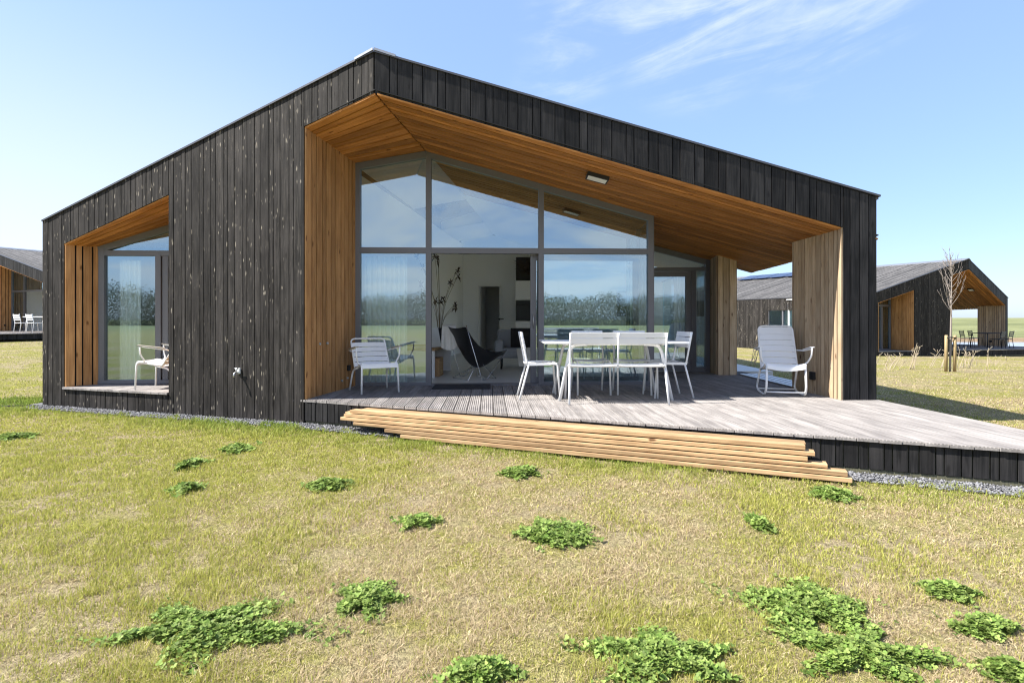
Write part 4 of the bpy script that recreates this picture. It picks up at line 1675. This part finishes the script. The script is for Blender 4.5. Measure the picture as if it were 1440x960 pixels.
def grass():
    def scatter(n, y0, y1, power):
        # density falling with distance
        u = rng.random(n)
        y = y0 * (y1 / y0) ** u if power == 2 else (y0 + (y1 - y0) * u)
        x = (rng.random(n) * 2 - 1) * (y * 1.02 + 1.2)
        return x, y
    xs, ys = [], []
    for n, y0, y1, p in ((820000, 1.75, 9.5, 2), (300000, 5.0, 30.0, 2)):
        x, y = scatter(n, y0, y1, p)
        xs.append(x)
        ys.append(y)
    x, y = np.concatenate(xs), np.concatenate(ys)
    # clump the blades
    cl = vnoise(x * 9, y * 9, 5) * .6 + vnoise(x * 22, y * 22, 6) * .4
    keep = ~off_lawn(x, y) & (rng.random(len(x)) < np.clip(2.6 * cl - .55, .06, 1))
    x, y = x[keep], y[keep]
    N = len(x)
    z = ground_z(x, y)
    big = vnoise(x * .55 + 9, y * .55 + 4, 1) * .45 + vnoise(x * 1.6, y * 1.6, 2) * .35 + vnoise(x * 4.5, y * 4.5, 3) * .2
    ed = edge_dist(x, y)
    lush = np.clip(1 - ed / .75, 0, 1) * (vnoise(x * 1.1, y * 1.1, 8) * .9 + .25)
    side = .16 * np.clip(-x / 5, -1, 1) + .02
    green = np.clip((big + side - .34) / .30, 0, 1) * .74 + .06 + lush
    isg = rng.random(N) < np.clip(green, .10, .95)
    dist = np.maximum(y, 1.8)
    h = np.where(isg, rng.uniform(.016, .046, N), rng.uniform(.008, .032, N)) * (1 + 1.0 * lush)
    h *= .42 + .58 * vnoise(x * 7, y * 7, 9) + .35 * (vnoise(x * 2.2, y * 2.2, 19) > .62)
    wdt = rng.uniform(.0009, .0019, N) * np.clip(dist / 2.6, .9, 4.5)
    tilt = np.where(isg, rng.uniform(.1, .9, N), rng.uniform(.5, 2.6, N))
    a = rng.random(N) * 6.283
    b = rng.random(N) * 6.283
    wx, wy = np.cos(a) * wdt, np.sin(a) * wdt
    dx, dy = np.cos(b) * tilt * h, np.sin(b) * tilt * h
    hz = h / np.sqrt(1 + tilt * .5)
    v = np.zeros((N, 5, 3))
    v[:, 0] = np.stack([x - wx, y - wy, z], -1)
    v[:, 1] = np.stack([x + wx, y + wy, z], -1)
    v[:, 2] = np.stack([x + wx * .8 + dx * .35, y + wy * .8 + dy * .35, z + hz * .62], -1)
    v[:, 3] = np.stack([x - wx * .8 + dx * .35, y - wy * .8 + dy * .35, z + hz * .62], -1)
    v[:, 4] = np.stack([x + dx, y + dy, z + hz], -1)
    g1 = np.array([.29, .315, .060])
    g2 = np.array([.51, .485, .125])
    g3 = np.array([.13, .20, .030])
    s1 = np.array([.68, .57, .35])
    s2 = np.array([.34, .25, .145])
    t = rng.random((N, 1))
    lushc = np.clip(lush, 0, 1)[:, None]
    gc = (g1 * t + g2 * (1 - t)) * (1 - lushc * .8) + g3 * lushc * .8 * (0.8 + .9 * t)
    sc = s1 * t + s2 * (1 - t)
    c = np.where(isg[:, None], gc, sc) * rng.uniform(.75, 1.2, (N, 1))
    col = np.concatenate([c, np.ones((N, 1))], 1)
    col = np.repeat(col, 5, 0)
    base = (np.arange(N) * 5)[:, None]
    loops = np.concatenate([base + np.array([[0, 1, 2, 3]]), base + np.array([[3, 2, 4]])], 1).reshape(-1)
    counts = np.tile([4, 3], N)
    o = raw_mesh('grass', v.reshape(-1, 3), loops, counts, M['leaf'], col)
    tag(o, 'short dry yellow green lawn grass around the cabins', 'grass', kind='stuff')


grass()


def clover(px, py, hw, hh, n, label, tone=1.0):
    n = int(n * 7.0)
    k = EYE * 780 / (py - 449)
    cx, cy = (px - 720) / 780 * k, k
    rx = hw / 780 * k
    y_far = EYE * 780 / (py - hh - 449)
    y_near = EYE * 780 / (py + hh - 449)
    ry = max(.08, (y_far - y_near) / 2 * .85)
    z0 = float(ground_z(cx, cy))
    r = np.sqrt(rng.random(n)) * (.75 + .5 * vnoise(rng.random(n) * 40, rng.random(n) * 40, 4))
    a = rng.random(n) * 6.283
    n = int(n)
    wob = .82 + .30 * np.sin(a * 2 + px) * np.sin(a * 3 + py) + .2 * np.sin(a * 5 + px)
    r = np.abs(rng.normal(size=n)) * .36 + np.sqrt(rng.random(n)) * .58
    r = np.where(rng.random(n) < .05, r * rng.uniform(1.0, 1.55, n), r)
    x, y = r * wob * np.cos(a) * rx, r * wob * np.sin(a) * ry
    kp = vnoise((cx + x) * 9, (cy + y) * 9, 12) * .6 + vnoise((cx + x) * 23, (cy + y) * 23, 13) * .4 > .10 + .26 * r
    x, y, r = x[kp], y[kp], r[kp]
    n = len(x)
    dome = np.clip(1 - r, 0, 1)
    sc = np.clip(k / 2.6, 1, 2.0)
    z = rng.uniform(.003, .048, n) * (.55 + .6 * dome) + dome * .012
    size = rng.uniform(.0030, .0070, n) * sc * np.where(rng.random(n) < .15, 1.35, 1.0)
    verts, loops, cols = [], [], []
    ang = np.linspace(0, 2 * np.pi, 7)[:6]
    tilt = rng.uniform(-.6, .6, (n, 2))
    yaw = rng.random(n) * 6.283
    tint = rng.uniform(.5, 1.35, n)
    allv = np.zeros((n, 3, 6, 3))
    for j in range(3):
        aa = yaw + j * 2.094
        ox, oy = np.cos(aa) * size * 1.0, np.sin(aa) * size * 1.0
        for q in range(6):
            lx = ox + np.cos(ang[q] + aa) * size * .95
            ly = oy + np.sin(ang[q] + aa) * size * .95
            lz = lx * tilt[:, 0] + ly * tilt[:, 1]
            allv[:, j, q] = np.stack([x + lx, y + ly, z + lz + np.hypot(lx, ly) * .25], -1)
    v = allv.reshape(-1, 3)
    c1 = np.array([.14, .235, .040]) * tone
    c2 = np.array([.32, .40, .11]) * tone
    t = rng.random((n, 1))
    c = (c1 * t + c2 * (1 - t)) * tint[:, None]
    col = np.repeat(np.concatenate([c, np.ones((n, 1))], 1), 18, 0)
    loops = np.arange(n * 18)
    counts = np.full(n * 3, 6)
    # stems
    ns = n
    sv = np.zeros((ns, 4, 3))
    sw = .0010 * sc
    sv[:, 0] = np.stack([x * .95 - sw, y * .95, np.zeros(n)], -1)
    sv[:, 1] = np.stack([x * .95 + sw, y * .95, np.zeros(n)], -1)
    sv[:, 2] = np.stack([x + sw, y, z], -1)
    sv[:, 3] = np.stack([x - sw, y, z], -1)
    v = np.concatenate([v, sv.reshape(-1, 3)])
    col = np.concatenate([col, np.tile(np.array([[.15, .24, .05, 1]]), (ns * 4, 1))])
    loops = np.concatenate([loops, n * 18 + np.arange(ns * 4)])
    counts = np.concatenate([counts, np.full(ns, 4)])
    o = raw_mesh('clover_patch', v, loops, counts, M['leaf'], col)
    o.location = (cx, cy, z0)
    tag(o, label, 'clover', 'clover patches in the lawn')


for c_ in (
        (285, 888, 120, 44, 900, 'wide loose clover patch in the lawn at the lower left of the picture'),
        (517, 848, 46, 30, 420, 'round clover clump between the wide left patch and the middle of the lawn'),
        (590, 738, 26, 13, 200, 'small clover tuft in mid lawn below the left part of the lumber pile'),
        (772, 753, 52, 22, 560, 'dense clover clump in the middle of the lawn'),
        (733, 666, 26, 8, 190, 'clover tuft close below the middle of the lumber pile'),
        (458, 684, 30, 9, 170, 'sparse clover tuft on the lawn below the left end of the lumber pile'),
        (268, 656, 15, 8, 110, 'small dark clover tuft in front of the black wall'),
        (266, 689, 26, 8, 70, 'faint sparse clover tuft just nearer than the small dark one before the black wall'),
        (682, 948, 48, 22, 330, 'clover clump cut by the bottom edge of the picture, left of the centre'),
        (936, 926, 92, 42, 900, 'broad clover clump at the bottom edge, right of the centre'),
        (1150, 858, 88, 46, 1000, 'largest clover patch at the lower right of the lawn'),
        (1215, 925, 84, 42, 800, 'clover spreading nearer from the largest lower right patch'),
        (1335, 836, 42, 16, 240, 'narrow clover tuft between the largest patch and the right edge'),
        (1385, 884, 50, 22, 300, 'straggling clover tuft near the right edge of the lawn'),
        (1418, 948, 34, 20, 200, 'clover clump in the lower right corner of the picture'),
        (1166, 696, 30, 12, 150, 'pale clover tuft below the right end of the lumber pile'),
        (1068, 740, 16, 15, 100, 'faint clover tuft on dry grass in the right middle of the lawn'),
        (22, 616, 28, 5, 130, 'flat clover tuft at the left edge of the lawn'),
        (335, 632, 22, 6, 90, 'thin clover tuft near the gravel by the black wall'),
        (1368, 600, 30, 6, 110, 'bright green tuft beside the right edge of the deck')):
    clover(*c_)


# ------------------------------------------------------------------ young tree, stakes, stalks
def young_tree():
    k = 15.2
    bx, by = (1336 - 720) / 780 * k, k
    bz = float(ground_z(bx, by))
    t = empty('young_tree', (bx, by, bz), 0, 'slender leafless young tree tied between two stakes', 'tree')
    rr = random.Random(5)
    trunk = curve([(0, 0, 0), (.02, 0, 1.0), (.05, .02, 1.8), (.04, 0, 2.6), (.02, .02, 3.2)], 5)
    n = len(trunk)
    m = MB()
    m.tube(trunk, .02, 7, [.026 * (1 - .8 * i / n) + .002 for i in range(n)])
    m.build('trunk', M['bark'], t)
    m = MB()
    for i in range(36):
        f = .42 + .52 * (i / 36)
        p = trunk[min(n - 1, int(f * n))]
        a = rr.uniform(0, 6.28)
        ln = (.95 - .75 * (f - .44) / .5 * .8) * rr.uniform(.55, 1.0)
        d = V((math.cos(a) * .46, math.sin(a) * .46, 1)).normalized()
        mid = p + d * ln * .5 + V((math.cos(a), math.sin(a), 0)) * .05
        e = p + d * ln + V((0, 0, .10 * ln))
        pts = curve([p, mid, e], 4)
        m.tube(pts, .006, 5, [.0065 - .0050 * j / (len(pts) - 1) for j in range(len(pts))])
        for q in range(rr.randint(1, 3)):
            s = pts[rr.randint(2, len(pts) - 2)]
            a2 = a + rr.uniform(-.8, .8)
            dd = V((math.cos(a2) * .5, math.sin(a2) * .5, .9)).normalized() * ln * rr.uniform(.2, .45)
            m.tube([s, s + dd * .5, s + dd + V((0, 0, .02))], .003, 4, [.0045, .003, .0015])
    m.build('crown', M['bark'], t)
    for dx, lab in ((-.135, 'short round wooden stake on the left of the young tree'), (.10, 'short round wooden stake on the right of the young tree')):
        m = MB()
        gz = float(ground_z(bx + dx, by))
        m.tube([(bx + dx, by - .03, gz - .05), (bx + dx + .01, by - .03, gz + .985), (bx + dx + .01, by - .03, gz + 1.0)], .038, 12, [.040, .040, .032])
        tag(m.build('tree_stake', M['stake']), lab, 'stake', 'stakes of the young tree')
    m = MB()
    m.tube([(bx - .135, by - .075, bz + .93), (bx - .02, by - .045, bz + .94), (bx + .11, by - .075, bz + .93)], .016, 6)
    m.tube([(bx - .135, by + .015, bz + .93), (bx + .02, by + .04, bz + .94), (bx + .11, by + .015, bz + .93)], .016, 6)
    tag(m.build('tree_tie', M['rubber']), 'black rubber tie holding the young tree to its two stakes', 'tree tie')


young_tree()


def stalks(px, py, hpx, n, lean, seed, label, depth=None):
    rr = random.Random(seed)
    k = depth or EYE * 780 / (py - 449)
    bx, by = (px - 720) / 780 * k, k
    bz = float(ground_z(bx, by))
    H = hpx / 780 * k
    m = MB()
    for i in range(n):
        h = H * rr.uniform(.5, 1.05)
        l = lean * rr.uniform(.5, 1.4) + rr.uniform(-.12, .12)
        o = V((rr.uniform(-.28, .28), rr.uniform(-.15, .15), 0))
        e = o + V((l * h, rr.uniform(-.2, .2) * h, h))
        pts = curve([o, o.lerp(e, .5) + V((0, 0, .06 * h)), e], 4)
        m.tube(pts, .005, 4, [.011 - .007 * j / (len(pts) - 1) for j in range(len(pts))])
        for q in range(3):
            s = pts[rr.randint(3, len(pts) - 2)]
            m.tube([s, s + V((rr.uniform(-.12, .12), rr.uniform(-.1, .1), rr.uniform(.05, .16)))], .005, 4)
    o = m.build('dry_weed', M['stalk'])
    o.location = (bx, by, bz - .01)
    tag(o, label, 'dry weed', 'dry weed stalks on the lawn')


for a in ((1066, 492, 46, 9, .25, 1, 'dense dry weed stalks seen through the porch side opening', 17),
          (1245, 504, 24, 4, .35, 2, 'short dry weeds just right of the corner pillar', 15),
          (1262, 512, 22, 4, .7, 3, 'leaning dry weeds before the wooden wall of the right cabin', 16),
          (1290, 508, 36, 5, .30, 4, 'tall dry weed with a seed head left of the young tree', 16),
          (1314, 505, 30, 5, .55, 5, 'dry weeds leaning right, close to the left stake', 17),
          (1350, 510, 26, 6, .35, 6, 'dry weeds close to the right stake', 17),
          (1372, 508, 26, 5, .2, 7, 'dry weeds before the porch of the right cabin', 18),
          (1398, 503, 16, 4, .8, 8, 'low dry weeds before the right end of the right cabin', 19)):
    stalks(*a)

# thin black garden edging at the left corner of the cabin
m = MB()
m.tube([(-9.6, 8.15, .012), (-8.6, 8.42, .014), (-7.9, 8.55, .013), (-7.35, 8.62, .014)], .012, 6)
tag(m.build('garden_hose', M['rubber']), 'thin black hose lying on the grass at the left corner of the cabin', 'hose')


# ------------------------------------------------------------------ furniture on the neighbours' decks
def far_set(x, y, z, rz, metal, wood_, labs):
    def chair(loc, r_, lab, cat='chair'):
        t = empty('patio_chair', loc, r_, lab, cat, 'chairs on the far decks')
        m = MB()
        for sx in (-.22, .22):
            m.tube([(sx, -.22, 0), (sx, -.2, .45), (sx, .2, .44)], .014, 5)
            m.tube([(sx, .26, 0), (sx, .2, .44), (sx, .27, .86)], .014, 5)
        m.build('frame', metal, t)
        m = MB()
        m.box((0, 0, .455), (.46, .44, .02))
        m.build('seat', metal, t)
        m = MB()
        for zz in (.6, .7, .8):
            m.box((0, .235 + (zz - .6) * .2, zz), (.46, .015, .07))
        m.build('backrest', metal, t)
    t = empty('patio_table', (x, y, z), rz, labs[0], 'table', 'tables on the far decks')
    m = MB()
    m.box((0, 0, .735), (1.7, .85, .03))
    m.build('table_top', wood_, t)
    for sx in (-.75, .75):
        for sy in (-.36, .36):
            m = MB()
            m.tube([(sx * 1.03, sy, 0), (sx * .95, sy * .9, .72)], .02, 6)
            m.build('leg', metal, t)
    c_, s_ = math.cos(rz), math.sin(rz)
    spots = [(-.45, -.62, 180), (.45, -.62, 180), (-.45, .62, 0), (.45, .62, 0)]
    for (lx, ly, a), lab in zip(spots, labs[1:]):
        chair((x + lx * c_ - ly * s_, y + lx * s_ + ly * c_, z), rz + R(a), lab)


far_set(24.45, 28.6, -0.41 + DK, R(28), M['blackmetal'], M['darkcloth'],
        ['dark dining table in the porch of the right cabin', 'dark chair at the near left side of the right porch table', 'dark chair at the near right side of the right porch table',
         'dark chair at the far left side of the right porch table', 'dark chair at the far right side of the right porch table'])
far_set(-21.9, 26.0, 0.42 + DK, R(-20), M['white'], M['white'],
        ['white dining table on the deck of the left distant cabin', 'white chair at the near left side of the distant table', 'white chair at the near right side of the distant table',
         'white chair at the far left side of the distant table', 'white chair at the far right side of the distant table'])


# ------------------------------------------------------------------ woodland behind the viewer, mirrored in the glass
def woodland():
    N = 300000
    x = rng.uniform(-170, 170, N)
    hgt = 3.6 + 3.6 * vnoise(x * .05 + 50, x * 0, 1) + 2.2 * vnoise(x * .19 + 80, x * 0 + 3, 2) + .9 * vnoise(x * .8 + 9, x * 0 + 5, 3)
    u = rng.random(N) ** 1.15
    y = -108 - rng.random(N) * 9 + 4 * vnoise(x * .12, x * 0, 7)
    z = u * hgt * (.80 + .35 * rng.random(N))
    s = rng.uniform(.05, .17, N)
    t1 = rng.normal(size=(N, 3))
    t1 /= np.linalg.norm(t1, axis=1)[:, None]
    t2 = np.cross(t1, rng.normal(size=(N, 3)))
    t2 /= np.linalg.norm(t2, axis=1)[:, None]
    P = np.stack([x, y, z], -1)
    v = np.stack([P - t1 * s[:, None] - t2 * s[:, None] * .6, P + t1 * s[:, None] - t2 * s[:, None] * .6,
                  P + t1 * s[:, None] * .7 + t2 * s[:, None] * .6, P - t1 * s[:, None] * .7 + t2 * s[:, None] * .6], 1)
    cl = vnoise(x * .25, z * .5, 9)[:, None]
    c = (np.array([.095, .11, .05]) * cl + np.array([.105, .10, .06]) * (1 - cl)) * rng.uniform(.8, 1.2, (N, 1))
    col = np.repeat(np.concatenate([c, np.ones((N, 1))], 1), 4, 0)
    o = raw_mesh('woodland', v.reshape(-1, 3), np.arange(N * 4), np.full(N, 4), M['woodland'], col)
    tag(o, 'far belt of trees mirrored in the cabin glass', 'woodland', kind='stuff')


woodland()
